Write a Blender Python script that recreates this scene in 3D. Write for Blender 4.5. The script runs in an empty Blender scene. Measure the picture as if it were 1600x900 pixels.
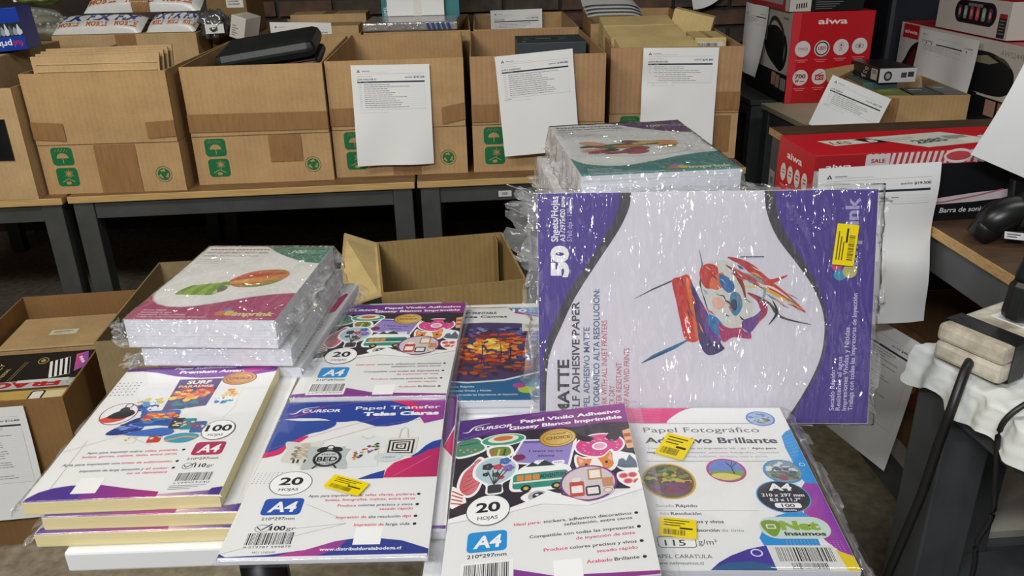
import bpy, math, random
from mathutils import Matrix, Vector, Euler, noise
from math import sin, cos, pi, radians as rad

S = bpy.context.scene
COL = S.collection
random.seed(7)

# ------------------------------------------------------------------ camera
cam_d = bpy.data.cameras.new('camera')
cam = bpy.data.objects.new('camera', cam_d)
COL.objects.link(cam)
cam_d.sensor_width = 36.0
cam_d.lens = 36.0 * 1289 / 1600
cam_d.clip_start = 0.02
PT, RO = rad(23.37), rad(-1.37)
_u = Vector((0, sin(PT), cos(PT)))
_x = Vector((1, 0, 0))
_f = Vector((0, cos(PT), -sin(PT)))
_r = cos(RO) * _x + sin(RO) * _u
_up = -sin(RO) * _x + cos(RO) * _u
_m = Matrix((_r, _up, -_f)).transposed().to_4x4()
_m.translation = Vector((0, 0, 1.30))
cam.matrix_world = _m
S.camera = cam

# ------------------------------------------------------------------ world, lamps, exposure
w = bpy.data.worlds.new('world')
S.world = w
w.use_nodes = True
w.node_tree.nodes['Background'].inputs[0].default_value = (0.92, 0.96, 1.0, 1)
w.node_tree.nodes['Background'].inputs[1].default_value = 0.16


def lamp(name, loc, tgt, size, sy, power, col):
    d = bpy.data.lights.new(name, 'AREA')
    d.shape = 'RECTANGLE'
    d.size, d.size_y = size, sy
    d.energy = power
    d.color = col
    o = bpy.data.objects.new(name, d)
    COL.objects.link(o)
    o.location = loc
    o.rotation_euler = (Vector(tgt) - Vector(loc)).to_track_quat('-Z', 'Y').to_euler()


lamp('ceiling_tube_lamp', (-1.45, 0.70, 2.55), (-1.0, 2.2, 0.8), 1.3, 0.16, 30, (1.0, 0.92, 0.74))
lamp('ceiling_tube_lamp', (-0.75, -1.15, 2.45), (-0.2, 1.2, 0.7), 1.3, 0.16, 66, (0.97, 0.98, 1.0))
lamp('ceiling_tube_lamp', (1.35, 0.95, 2.65), (1.1, 2.3, 0.7), 1.3, 0.16, 15, (0.98, 1.0, 0.94))
S.view_settings.view_transform = 'Standard'
S.view_settings.look = 'None'
S.view_settings.gamma = 1.0
S.view_settings.use_curve_mapping = False
S.view_settings.exposure = -0.12


# ------------------------------------------------------------------ colour and materials
def lin(c):
    return c / 12.92 if c <= 0.04045 else ((c + 0.055) / 1.055) ** 2.4


def hx(h):
    h = h.lstrip('#')
    if len(h) == 3:
        h = ''.join(c * 2 for c in h)
    return tuple(lin(int(h[i:i + 2], 16) / 255) for i in (0, 2, 4)) + (1.0,)


class NT:
    """tiny node-tree helper"""

    def __init__(s, name):
        s.m = bpy.data.materials.new(name)
        s.m.use_nodes = True
        s.t = s.m.node_tree
        s.t.nodes.clear()
        s.out = s.n('ShaderNodeOutputMaterial')

    def n(s, typ, inp=None, **kw):
        nd = s.t.nodes.new(typ)
        for k, v in kw.items():
            setattr(nd, k, v)
        for k, v in (inp or {}).items():
            if hasattr(v, 'is_output'):
                s.t.links.new(v, nd.inputs[k])
            else:
                nd.inputs[k].default_value = v
        return nd

    def ramp(s, fac, stops):
        r = s.n('ShaderNodeValToRGB', {0: fac})
        e = r.color_ramp.elements
        while len(e) < len(stops):
            e.new(0.5)
        for el, (p, c) in zip(e, stops):
            el.position = p
            el.color = c if len(c) == 4 else tuple(c) + (1,)
        return r.outputs[0]

    def done(s, sh):
        s.t.links.new(sh, s.out.inputs[0])
        return s.m


def pbr(name, col, rough=0.5, metal=0.0, var=0.0, scale=20.0, bump=0.0, bscale=60.0, stretch=(1, 1, 1), spec=0.5, dark=None):
    """principled material with procedural tone variation and fine relief"""
    t = NT(name)
    c = hx(col) if isinstance(col, str) else col
    tc = t.n('ShaderNodeTexCoord')
    mp = t.n('ShaderNodeMapping', {0: tc.outputs['Object'], 3: stretch})
    b = t.n('ShaderNodeBsdfPrincipled', {'Base Color': c, 'Roughness': rough, 'Metallic': metal, 'Specular IOR Level': spec})
    if var:
        nz = t.n('ShaderNodeTexNoise', {0: mp.outputs[0], 'Scale': scale, 'Detail': 6.0, 'Roughness': 0.6})
        d = hx(dark) if dark else tuple(max(0, x * (1 - var)) for x in c[:3]) + (1,)
        l = tuple(min(1, x * (1 + var * 0.5)) for x in c[:3]) + (1,)
        t.t.links.new(t.ramp(nz.outputs[0], [(0.3, d), (0.7, l)]), b.inputs['Base Color'])
    if bump:
        nb = t.n('ShaderNodeTexNoise', {0: mp.outputs[0], 'Scale': bscale, 'Detail': 4.0})
        bp = t.n('ShaderNodeBump', {'Strength': bump, 'Distance': 0.002, 'Height': nb.outputs[0]})
        t.t.links.new(bp.outputs[0], b.inputs['Normal'])
    return t.done(b.outputs[0])


def cardboard(name, col, ribs=0.5):
    """kraft board: fibre mottling, faint vertical corrugation"""
    t = NT(name)
    c = hx(col)
    tc = t.n('ShaderNodeTexCoord')
    sx = t.n('ShaderNodeSeparateXYZ', {0: tc.outputs['Object']})
    ad = t.n('ShaderNodeMath', {0: sx.outputs[0], 1: sx.outputs[1]}, operation='ADD')
    cb = t.n('ShaderNodeCombineXYZ', {0: ad.outputs[0]})
    wv = t.n('ShaderNodeTexWave', {0: cb.outputs[0], 'Scale': 22.0, 'Distortion': 0.0})
    nz = t.n('ShaderNodeTexNoise', {0: tc.outputs['Object'], 'Scale': 9.0, 'Detail': 8.0, 'Roughness': 0.65})
    fb = t.n('ShaderNodeTexNoise', {0: tc.outputs['Object'], 'Scale': 160.0, 'Detail': 3.0})
    base = t.ramp(nz.outputs[0], [(0.25, tuple(x * 0.74 for x in c[:3])), (0.75, tuple(x * 1.12 for x in c[:3]))])
    mx = t.n('ShaderNodeMix', {0: 0.16 * ribs + 0.02, 6: base, 7: t.ramp(wv.outputs[0], [(0, tuple(x * 0.62 for x in c[:3])), (1, tuple(min(1, x * 1.15) for x in c[:3]))])}, data_type='RGBA')
    mf = t.n('ShaderNodeMix', {0: 0.12, 6: mx.outputs[2], 7: t.ramp(fb.outputs[0], [(0.35, tuple(x * 0.6 for x in c[:3])), (0.7, tuple(min(1, x * 1.2) for x in c[:3]))])}, data_type='RGBA')
    hs = t.n('ShaderNodeMath', {0: wv.outputs[0], 1: ribs}, operation='MULTIPLY')
    bp = t.n('ShaderNodeBump', {'Strength': 0.25, 'Distance': 0.0012, 'Height': hs.outputs[0]})
    b = t.n('ShaderNodeBsdfPrincipled', {'Base Color': mf.outputs[2], 'Roughness': 0.72, 'Specular IOR Level': 0.3, 'Normal': bp.outputs[0]})
    return t.done(b.outputs[0])


def film(name, crinkle, scale, haze=0.03, tint=(1, 1, 1, 1), rough=0.1, stretch=(1, 1, 1), dist=0.004, rotz=0.0, gloss=1.1):
    """clear plastic film: see-through, glossy, wrinkled"""
    t = NT(name)
    tc = t.n('ShaderNodeTexCoord')
    mp = t.n('ShaderNodeMapping', {0: tc.outputs['Object'], 2: (0, 0, rotz), 3: stretch})
    n1 = t.n('ShaderNodeTexNoise', {0: mp.outputs[0], 'Scale': scale, 'Detail': 2.0, 'Distortion': 0.6})
    n2 = t.n('ShaderNodeTexNoise', {0: mp.outputs[0], 'Scale': scale * 0.45, 'Detail': 1.0, 'Distortion': 0.8})
    ab = t.n('ShaderNodeMath', {0: n2.outputs[0], 1: 0.5}, operation='SUBTRACT')
    a2 = t.n('ShaderNodeMath', {0: ab.outputs[0]}, operation='ABSOLUTE')
    rg = t.ramp(a2.outputs[0], [(0.0, (1, 1, 1)), (0.10, (0, 0, 0))])
    ad = t.n('ShaderNodeMath', {0: rg, 1: 0.35, 2: n1.outputs[0]}, operation='MULTIPLY_ADD')
    bp = t.n('ShaderNodeBump', {'Strength': crinkle, 'Distance': dist, 'Height': ad.outputs[0]})
    lw = t.n('ShaderNodeLayerWeight', {'Blend': 0.5})
    p5 = t.n('ShaderNodeMath', {0: lw.outputs['Facing'], 1: 5.0}, operation='POWER')
    fr = t.n('ShaderNodeMath', {0: p5.outputs[0], 1: 0.75, 2: 0.055}, operation='MULTIPLY_ADD')
    tr = t.n('ShaderNodeBsdfTransparent', {0: tint})
    gl = t.n('ShaderNodeBsdfGlossy', {0: (1, 1, 1, 1), 'Roughness': rough, 'Normal': bp.outputs[0]})
    df = t.n('ShaderNodeBsdfDiffuse', {0: (0.75, 0.76, 0.76, 1)})
    m1 = t.n('ShaderNodeMixShader', {0: haze, 1: tr.outputs[0], 2: df.outputs[0]})
    fc = t.n('ShaderNodeMath', {0: fr.outputs[0], 1: gloss}, operation='MULTIPLY', use_clamp=True)
    m2 = t.n('ShaderNodeMixShader', {0: fc.outputs[0], 1: m1.outputs[0], 2: gl.outputs[0]})
    return t.done(m2.outputs[0])


def plywood(name, face, edge, dark):
    """board: mottled face, light layered edge"""
    t = NT(name)
    tc = t.n('ShaderNodeTexCoord')
    mp = t.n('ShaderNodeMapping', {0: tc.outputs['Object'], 3: (3, 14, 120)})
    nz = t.n('ShaderNodeTexNoise', {0: mp.outputs[0], 'Scale': 3.0, 'Detail': 7.0, 'Roughness': 0.7})
    ge = t.n('ShaderNodeNewGeometry')
    sp = t.n('ShaderNodeSeparateXYZ', {0: ge.outputs['Normal']})
    up = t.n('ShaderNodeMath', {0: sp.outputs[2], 1: 0.7}, operation='GREATER_THAN')
    a = t.ramp(nz.outputs[0], [(0.3, hx(dark)), (0.7, hx(face))])
    e = t.ramp(nz.outputs[0], [(0.28, tuple(x * 0.45 for x in hx(edge)[:3])), (0.6, hx(edge))])
    mx = t.n('ShaderNodeMix', {0: up.outputs[0], 6: e, 7: a}, data_type='RGBA')
    b = t.n('ShaderNodeBsdfPrincipled', {'Base Color': mx.outputs[2], 'Roughness': 0.55})
    return t.done(b.outputs[0])


def ink_mat():
    t = NT('print_ink')
    a = t.n('ShaderNodeAttribute', attribute_name='Col')
    b = t.n('ShaderNodeBsdfPrincipled', {'Base Color': a.outputs['Color'], 'Roughness': 0.42, 'Specular IOR Level': 0.35})
    return t.done(b.outputs[0])


INK = ink_mat()
M = {}
M['kraft'] = cardboard('kraft_cardboard', '#b8966a')
M['kraft_b'] = cardboard('kraft_cardboard_ribbed', '#b18c66', 1.0)
M['kraft_l'] = cardboard('kraft_cardboard_pale', '#bb9e74', 0.3)
M['kraft_y'] = cardboard('kraft_cardboard_cream', '#d3bb83', 0.1)
M['kraft_o'] = cardboard('kraft_cardboard_olive', '#a08556', 0.9)
M['tape'] = pbr('brown_packing_tape', '#94704a', 0.25, var=0.15, scale=30, bump=0.4, bscale=45, stretch=(4, 4, 0.6))
M['paper'] = pbr('white_paper', '#e6e7e8', 0.6, var=0.03, scale=6)
M['sheets'] = pbr('sheet_edges_white', '#e3e4ec', 0.65, var=0.20, scale=2.5, bump=0.35, bscale=6, stretch=(1, 1, 320))
M['cream'] = pbr('sheet_edges_cream', '#f4e4a8', 0.65, var=0.12, scale=2.5, bump=0.35, bscale=6, stretch=(1, 1, 320))
M['steel'] = pbr('grey_painted_steel', '#434544', 0.5, var=0.22, scale=14, bump=0.15, bscale=30, spec=0.4)
M['steel_d'] = pbr('dark_painted_steel', '#484b4d', 0.5, var=0.25, scale=12, bump=0.15, bscale=30)
M['black'] = pbr('black_plastic', '#141517', 0.35, var=0.2, scale=20)
M['rubber'] = pbr('black_cable_rubber', '#1a1a1b', 0.42, var=0.3, scale=40)
M['white_board'] = pbr('white_melamine', '#e9eaea', 0.35, var=0.03, scale=5)
M['ply'] = plywood('plywood_board', '#8a6a48', '#c9a66a', '#5f452c')
M['ply_d'] = plywood('dark_particle_board', '#5e4631', '#c29c63', '#3d2c1e')
M['cream_board'] = plywood('cream_laminate_board', '#c9c0a6', '#b9b08c', '#bdb398')
M['film'] = film('clear_sleeve_film', 0.22, 9, haze=0.025, rough=0.07, dist=0.006)
M['film_c'] = film('crinkled_shrink_film', 0.9, 42, haze=0.09, rough=0.12, stretch=(1.2, 0.7, 1), dist=0.018, gloss=1.7)
M['film_a3'] = film('crinkled_bag_film', 1.0, 38, haze=0.05, rough=0.13, stretch=(1.7, 0.36, 1), dist=0.024, rotz=0.45, gloss=1.9)
M['film_e'] = film('bunched_film_edges', 0.5, 24, haze=0.16, rough=0.22, dist=0.006, gloss=0.7)
M['yellow'] = pbr('yellow_sticker', '#e8cf10', 0.4, var=0.04)
M['label'] = pbr('white_label', '#dcdcd8', 0.5, var=0.03)
M['red_box'] = pbr('red_printed_card', '#c01a26', 0.35, var=0.06, scale=8)
M['white_box'] = pbr('white_printed_card', '#cfcac4', 0.4, var=0.05, scale=8)
M['black_box'] = pbr('black_printed_card', '#17181b', 0.35, var=0.1)


# ------------------------------------------------------------------ mesh building
class MB:
    def __init__(s):
        s.v, s.f = [], []

    def add(s, vs, fs):
        o = len(s.v)
        s.v += [tuple(p) for p in vs]
        s.f += [tuple(i + o for i in f) for f in fs]
        return s

    def box(s, x0, y0, z0, x1, y1, z1):
        return s.hexa([(x0, y0, z0), (x1, y0, z0), (x1, y1, z0), (x0, y1, z0), (x0, y0, z1), (x1, y0, z1), (x1, y1, z1), (x0, y1, z1)])

    def hexa(s, p):
        return s.add(p, [(0, 3, 2, 1), (4, 5, 6, 7), (0, 1, 5, 4), (1, 2, 6, 5), (2, 3, 7, 6), (3, 0, 4, 7)])

    def prism(s, pts, z0, z1):
        n = len(pts)
        vs = [(x, y, z0) for x, y in pts] + [(x, y, z1) for x, y in pts]
        fs = [tuple(range(n))[::-1], tuple(range(n, 2 * n))] + [(i, (i + 1) % n, (i + 1) % n + n, i + n) for i in range(n)]
        return s.add(vs, fs)

    def tube(s, path, r, n=10, flat=1.0, up=(0, 0, 1)):
        P = [Vector(p) for p in path]
        rs = r if isinstance(r, (list, tuple)) else [r] * len(P)
        vs, fs = [], []
        for i, p in enumerate(P):
            d = (P[min(i + 1, len(P) - 1)] - P[max(i - 1, 0)]).normalized()
            a = d.cross(Vector(up))
            a = a.normalized() if a.length > 1e-4 else d.cross(Vector((1, 0, 0))).normalized()
            b = a.cross(d).normalized()
            for k in range(n):
                t = 2 * pi * k / n
                vs.append(p + a * (rs[i] * cos(t)) + b * (rs[i] * flat * sin(t)))
        for i in range(len(P) - 1):
            for k in range(n):
                fs.append((i * n + k, i * n + (k + 1) % n, (i + 1) * n + (k + 1) % n, (i + 1) * n + k))
        fs.append(tuple(range(n))[::-1])
        fs.append(tuple(range((len(P) - 1) * n, len(P) * n)))
        return s.add(vs, fs)

    def grid(s, fn, nu, nv):
        vs = [fn(i / nu, j / nv) for j in range(nv + 1) for i in range(nu + 1)]
        fs = [(j * (nu + 1) + i, j * (nu + 1) + i + 1, (j + 1) * (nu + 1) + i + 1, (j + 1) * (nu + 1) + i) for j in range(nv) for i in range(nu)]
        return s.add(vs, fs)


def smooth_path(pts, k=6):
    P = [Vector(p) for p in pts]
    out = []
    for i in range(len(P) - 1):
        p0, p1, p2, p3 = P[max(i - 1, 0)], P[i], P[i + 1], P[min(i + 2, len(P) - 1)]
        for j in range(k):
            t = j / k
            out.append(0.5 * ((2 * p1) + (p2 - p0) * t + (2 * p0 - 5 * p1 + 4 * p2 - p3) * t * t + (3 * p1 - p0 - 3 * p2 + p3) * t ** 3))
    out.append(P[-1])
    return out


def obj(name, mb, mat, parent=None, loc=(0, 0, 0), rot=(0, 0, 0), bev=0, smooth=False, kind=None):
    me = mb if isinstance(mb, bpy.types.Mesh) else bpy.data.meshes.new(name)
    if isinstance(mb, MB):
        me.from_pydata(mb.v, [], mb.f)
        me.update()
    if mat is not None and not me.materials:
        me.materials.append(M[mat] if isinstance(mat, str) else mat)
    if smooth:
        me.polygons.foreach_set('use_smooth', [True] * len(me.polygons))
    o = bpy.data.objects.new(name, me)
    COL.objects.link(o)
    o.parent = parent
    o.location = loc
    o.rotation_euler = rot
    if bev:
        b = o.modifiers.new('bevel', 'BEVEL')
        b.width = bev
        b.segments = 2
        b.limit_method = 'ANGLE'
    if kind:
        o['kind'] = kind
    return o


def tag(o, label, cat, group=None):
    o['label'] = label
    o['category'] = cat
    if group:
        o['group'] = group
    return o


def thing(name, label, cat, loc=(0, 0, 0), rot=(0, 0, 0), group=None):
    o = bpy.data.objects.new(name, None)
    o.empty_display_size = 0.05
    COL.objects.link(o)
    o.location = loc
    o.rotation_euler = rot
    return tag(o, label, cat, group)


def bx(name, mat, parent, x0, y0, z0, x1, y1, z1, bev=0, **k):
    return obj(name, MB().box(x0, y0, z0, x1, y1, z1), mat, parent, bev=bev, **k)


# ------------------------------------------------------------------ flat print: coloured shapes and lettering as thin layers of ink
_tc = {}


def text_mesh(body, bold):
    k = (body, bold)
    if k not in _tc:
        c = bpy.data.curves.new('lettering', 'FONT')
        c.body = body
        c.offset = bold
        c.resolution_u = 3
        o = bpy.data.objects.new('lettering', c)
        m = o.to_mesh()
        vs = [(v.co.x, v.co.y) for v in m.vertices]
        fs = [tuple(p.vertices) for p in m.polygons]
        o.to_mesh_clear()
        bpy.data.objects.remove(o)
        bpy.data.curves.remove(c)
        _tc[k] = (vs, fs)
    return _tc[k]


def crom(pts, k=5):
    n = len(pts)
    out = []
    for i in range(n):
        p0, p1, p2, p3 = [pts[(i + d) % n] for d in (-1, 0, 1, 2)]
        for j in range(k):
            t = j / k
            out.append(tuple(0.5 * (2 * p1[a] + (p2[a] - p0[a]) * t + (2 * p0[a] - 5 * p1[a] + 4 * p2[a] - p3[a]) * t * t + (3 * p1[a] - p0[a] - 3 * p2[a] + p3[a]) * t ** 3) for a in (0, 1)))
    return out


class Art:
    """ink in millimetres, x right, y down from the top left corner of a w x h sheet"""
    STEP = 0.00004

    def __init__(s, w, h):
        s.w, s.h, s.it = w, h, []

    def put(s, vs, fs, col, col2=None, lay=None):
        xs = [p[0] for p in vs]
        ys = [p[1] for p in vs]
        bb = (min(xs), min(ys), max(xs), max(ys))
        if lay is None:
            lay = 1
            for it in s.it:
                b = it[3]
                if b[0] < bb[2] and bb[0] < b[2] and b[1] < bb[3] and bb[1] < b[3]:
                    lay = max(lay, it[4] + 1)
        c1 = hx(col) if isinstance(col, str) else col
        if col2:
            c2 = hx(col2)
            w_ = max(1e-6, bb[2] - bb[0])
            cs = [tuple(c1[i] + (c2[i] - c1[i]) * (x - bb[0]) / w_ for i in range(4)) for x in xs]
        else:
            cs = [c1] * len(vs)
        s.it.append((vs, fs, cs, bb, lay))
        return s

    def poly(s, pts, col, col2=None, lay=None, clip=True):
        if clip:
            pts = [(min(max(x, 0.3), s.w - 0.3), min(max(y, 0.3), s.h - 0.3)) for x, y in pts]
        return s.put(pts, [tuple(range(len(pts)))], col, col2, lay)

    def blob(s, pts, col, col2=None, lay=None):
        return s.poly(crom(pts), col, col2, lay)

    def rect(s, x, y, w, h, col, col2=None, seg=1, lay=None):
        top = [(x + w * i / seg, y) for i in range(seg + 1)]
        bot = [(x + w * i / seg, y + h) for i in range(seg + 1)]
        fs = [(i, i + 1, seg + 2 + i, seg + 1 + i) for i in range(seg)]
        return s.put(top + bot, fs, col, col2, lay)

    def rr(s, x, y, w, h, r, col, col2=None, lay=None, sk=0):
        pts = []
        for cx, cy, a0 in ((x + w - r, y + r, -90), (x + w - r, y + h - r, 0), (x + r, y + h - r, 90), (x + r, y + r, 180)):
            for i in range(6):
                a = rad(a0 + 18 * i)
                py = cy + r * sin(a)
                pts.append((cx + r * cos(a) - sk * (py - y), py))
        return s.poly(pts, col, col2, lay, clip=False)

    def ell(s, cx, cy, rx, ry, col, col2=None, n=28, rot=0, lay=None, a0=0, a1=360):
        pts = []
        full = abs(a1 - a0) >= 360
        for i in range(n + (0 if full else 1)):
            a = rad(a0 + (a1 - a0) * i / n)
            x, y = rx * cos(a), ry * sin(a)
            pts.append((cx + x * cos(rot) - y * sin(rot), cy + x * sin(rot) + y * cos(rot)))
        return s.poly(pts, col, col2, lay, clip=False)

    def ring(s, cx, cy, rx, ry, wd, col, n=32, lay=None):
        vs, fs = [], []
        for i in range(n):
            a = 2 * pi * i / n
            vs += [(cx + rx * cos(a), cy + ry * sin(a)), (cx + (rx - wd) * cos(a), cy + (ry - wd) * sin(a))]
            j = (i + 1) % n
            fs.append((2 * i, 2 * j, 2 * j + 1, 2 * i + 1))
        return s.put(vs, fs, col, None, lay)

    def line(s, pts, wd, col, lay=None, taper=False):
        vs, fs = [], []
        n = len(pts)
        for i, p in enumerate(pts):
            a, b = pts[max(i - 1, 0)], pts[min(i + 1, n - 1)]
            dx, dy = b[0] - a[0], b[1] - a[1]
            L = math.hypot(dx, dy) or 1
            k = wd / 2 * ((1 - abs(2 * i / (n - 1) - 1) * 0.85) if taper else 1)
            vs += [(p[0] - dy / L * k, p[1] + dx / L * k), (p[0] + dy / L * k, p[1] - dx / L * k)]
        for i in range(n - 1):
            fs.append((2 * i, 2 * i + 2, 2 * i + 3, 2 * i + 1))
        return s.put(vs, fs, col, None, lay)

    def text(s, body, x0, x1, y, h, col, bold=0.0, shear=0.0, rot=0, lay=None, align='fit'):
        """lettering from x0 to x1 on baseline y with cap height h; rot in degrees about (x0, y)"""
        vs, fs = text_mesh(body, bold)
        if not vs:
            return s
        mx0, mx1 = min(v[0] for v in vs), max(v[0] for v in vs)
        sy = h / 0.72
        sx = (x1 - x0) / (mx1 - mx0) if x1 is not None else sy
        ca, sa = cos(rad(rot)), sin(rad(rot))
        out = []
        for vx, vy in vs:
            px = (vx - mx0) * sx + vy * sy * shear
            py = -vy * sy
            out.append((x0 + px * ca - py * sa, y + px * sa + py * ca))
        return s.put(out, fs, col, None, lay)

    def bars(s, x, y, w, h, col='#1c1c20', seed=1):
        rnd = random.Random(seed)
        p = 0.0
        while p < w - 1:
            b = rnd.choice((0.5, 0.5, 0.9, 1.3)) * w / 46
            s.rect(x + p, y, min(b, w - p), h, col)
            p += b + rnd.choice((0.5, 0.8, 1.2)) * w / 46
        return s

    def splat(s, cx, cy, rx, ry, pal, n, seed, size=0.16, lay=None):
        """loose painted dabs inside an ellipse; pal is [(colour, ylo, yhi)] in -1..1"""
        rnd = random.Random(seed)
        base = s.top(cx - rx, cy - ry, cx + rx, cy + ry)
        for i in range(n):
            c, lo, hi = pal[i % len(pal)]
            for _ in range(8):
                v = rnd.uniform(lo, hi)
                u = rnd.uniform(-1, 1)
                if u * u + v * v < 0.72:
                    break
            else:
                continue
            a = rnd.uniform(0.5, 1.2) * size
            s.ell(cx + u * rx, cy + v * ry, rx * a, ry * a * rnd.uniform(0.35, 0.8), c, n=9, rot=rnd.uniform(-0.5, 0.5), lay=base + i * 0.05)
        return s

    def top(s, x0, y0, x1, y1):
        """first free layer over a region"""
        return 1 + max([it[4] for it in s.it if it[3][0] < x1 and x0 < it[3][2] and it[3][1] < y1 and y0 < it[3][3]] or [0])

    def build(s, parent, name='cover_print', loc=(0, 0, 0), rot=(0, 0, 0), origin='c', deform=None, mirror=False):
        ox, oy = (-s.w / 2, s.h / 2) if origin == 'c' else (0, s.h if origin == 'bl' else 0)
        V, Fc, C = [], [], []
        for vs, fs, cs, bb, lay in s.it:
            o = len(V)
            for p, c in zip(vs, cs):
                x, y, z = (p[0] + ox) / 1000, (oy - p[1]) / 1000, lay * s.STEP
                if deform:
                    x, y, z = deform(x, y, z)
                V.append((x, y, z))
                C.extend(c)
            Fc += [tuple(i + o for i in f) for f in fs]
        me = bpy.data.meshes.new(name)
        me.from_pydata(V, [], Fc)
        at = me.color_attributes.new('Col', 'FLOAT_COLOR', 'POINT')
        at.data.foreach_set('color', C)
        me.update()
        me.materials.append(INK)
        o = bpy.data.objects.new(name, me)
        COL.objects.link(o)
        o.parent = parent
        o.location = loc
        o.rotation_euler = rot
        return o


FRONT = (pi / 2, 0, 0)          # print that faces -y
LEFT = (pi / 2, 0, -pi / 2)     # print that faces -x

# ================================================================== the setting
def struct(name, mb, mat, **k):
    o = obj(name, mb, mat, **k)
    o['kind'] = 'structure'
    return o


def floor_mat():
    t = NT('stained_concrete')
    tc = t.n('ShaderNodeTexCoord')
    n1 = t.n('ShaderNodeTexNoise', {0: tc.outputs['Object'], 'Scale': 2.2, 'Detail': 9.0, 'Roughness': 0.7})
    n2 = t.n('ShaderNodeTexNoise', {0: tc.outputs['Object'], 'Scale': 38.0, 'Detail': 5.0})
    a = t.ramp(n1.outputs[0], [(0.3, hx('#686050')), (0.65, hx('#a39a86'))])
    b_ = t.ramp(n2.outputs[0], [(0.35, hx('#565042')), (0.7, hx('#b3aa96'))])
    mx = t.n('ShaderNodeMix', {0: 0.4, 6: a, 7: b_}, data_type='RGBA')
    bp = t.n('ShaderNodeBump', {'Strength': 0.3, 'Distance': 0.003, 'Height': n2.outputs[0]})
    b = t.n('ShaderNodeBsdfPrincipled', {'Base Color': mx.outputs[2], 'Roughness': 0.6, 'Normal': bp.outputs[0]})
    return t.done(b.outputs[0])


M['floor'] = floor_mat()
M['mortar'] = pbr('dark_mortar', '#3a332d', 0.9, var=0.3, scale=20, bump=0.5)
M['brick'] = pbr('old_brick', '#5d4436', 0.85, var=0.4, scale=12, bump=0.6, bscale=40, dark='#38302b')
M['brick2'] = pbr('sooty_brick', '#4a4038', 0.85, var=0.4, scale=14, bump=0.6, bscale=40, dark='#2c2825')
M['plaster'] = pbr('dark_plaster', '#34302c', 0.9, var=0.2, scale=4)
struct('floor', MB().box(-2.6, -2.6, -0.06, 2.6, 4.0, 0), 'floor')
wb = struct('wall_back', MB().box(-2.6, 3.86, 0, 2.6, 4.0, 2.9), 'mortar')
struct('wall_left', MB().box(-2.7, -2.6, 0, -2.6, 4.0, 2.9), 'plaster')
struct('wall_right', MB().box(2.6, -2.6, 0, 2.7, 4.0, 2.9), 'plaster')
struct('ceiling', MB().box(-2.7, -2.6, 2.9, 2.7, 4.0, 3.0), 'plaster')
brick_me = []
rb = random.Random(3)
for i in range(6):
    d = rb.uniform(0.010, 0.017)
    mb = MB().hexa([(0, 0, 0), (0.235, -0.001, 0.002), (0.235, 0.01, 0), (0, 0.01, 0), (0.002, 0, 0.062), (0.233, 0.002, 0.064), (0.235, 0.01, 0.064), (0, 0.01, 0.064)])
    me = bpy.data.meshes.new('brick')
    me.from_pydata([(x, y - (d if y < 0.005 else 0), z) for x, y, z in mb.v], [], mb.f)
    me.materials.append(M['brick'] if i % 3 else M['brick2'])
    brick_me.append(me)
for r in range(8):
    for c in range(14):
        o = bpy.data.objects.new('brick', brick_me[rb.randrange(6)])
        COL.objects.link(o)
        o.parent = wb
        o.location = (-1.75 + c * 0.25 + (r % 2) * 0.125, 3.851, 0.82 + r * 0.078)


# ================================================================== tables
def table(name, label, fl, yaw, W, D, top_z, top, frame, th=0.02, leg=0.055, apron=0.05, shelf_z=None, shelf_mat=None, group=None):
    """steel frame table; origin at the front left corner of its top, on the floor"""
    t = thing(name, label, 'table', (fl[0], fl[1], 0), (0, 0, yaw), group)
    bx('table_top', top, t, 0, 0, top_z - th, W, D, top_z, bev=0.002)
    e, zt = 0.008, top_z - th
    for x in (e, W - e - leg):
        for y in (e, D - e - leg):
            bx('leg', frame, t, x, y, 0, x + leg, y + leg, zt, bev=0.003)
    for y in (e + 0.006, D - e - leg + 0.006):
        bx('apron', frame, t, e + leg, y, zt - apron, W - e - leg, y + 0.035, zt, bev=0.002)
    for x in (e + 0.006, W - e - leg + 0.006):
        bx('apron', frame, t, x, e + leg, zt - apron, x + 0.035, D - e - leg, zt, bev=0.002)
    if shelf_z:
        bx('lower_shelf', shelf_mat, t, e + 0.02, e + 0.02, shelf_z - 0.015, W - e - 0.02, D - e - 0.02, shelf_z)
        bx('lower_rail', frame, t, e, e + leg, shelf_z - 0.07, e + 0.03, D - e - leg, shelf_z - 0.016)
        bx('lower_rail', frame, t, e + leg, e, shelf_z - 0.07, W - e - leg, e + 0.03, shelf_z - 0.016)
    return t


ya = 0.073
ta = table('storage_table', 'grey steel table with plywood top at the far left, partly cut by the frame', (-2.185, 2.120), ya, 0.955, 1.5, 0.655, 'ply', 'steel')
tb = table('storage_table', 'middle grey steel table with plywood top under the two leftmost whole cartons', (-1.222, 2.198), ya, 0.955, 1.5, 0.655, 'ply', 'steel')
tcx = table('storage_table', 'grey steel plywood-top table with a small barcode label on its apron', (-0.262, 2.268), ya, 0.955, 1.5, 0.655, 'ply', 'steel')
a = Art(38, 18)
a.rr(0, 0, 38, 18, 2, '#c9cac8')
a.bars(10, 5, 18, 8, seed=4)
o = a.build(tcx, 'barcode_label', (0.25, 0.0115, 0.605), FRONT)
M['white_dusty'] = pbr('dusty_white_board', '#b5b2a8', 0.6, var=0.2, scale=7)
table('storage_table', 'cream-topped table in the far right corner under the large red speaker box', (1.068, 2.62), 0.10, 1.0, 0.66, 0.655, 'cream_board', 'steel_d')
table('storage_table', 'dark grey table against the brick wall behind the cream-topped one', (0.985, 3.36), 0.06, 1.0, 0.39, 0.650, 'steel', 'steel_d')
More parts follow.
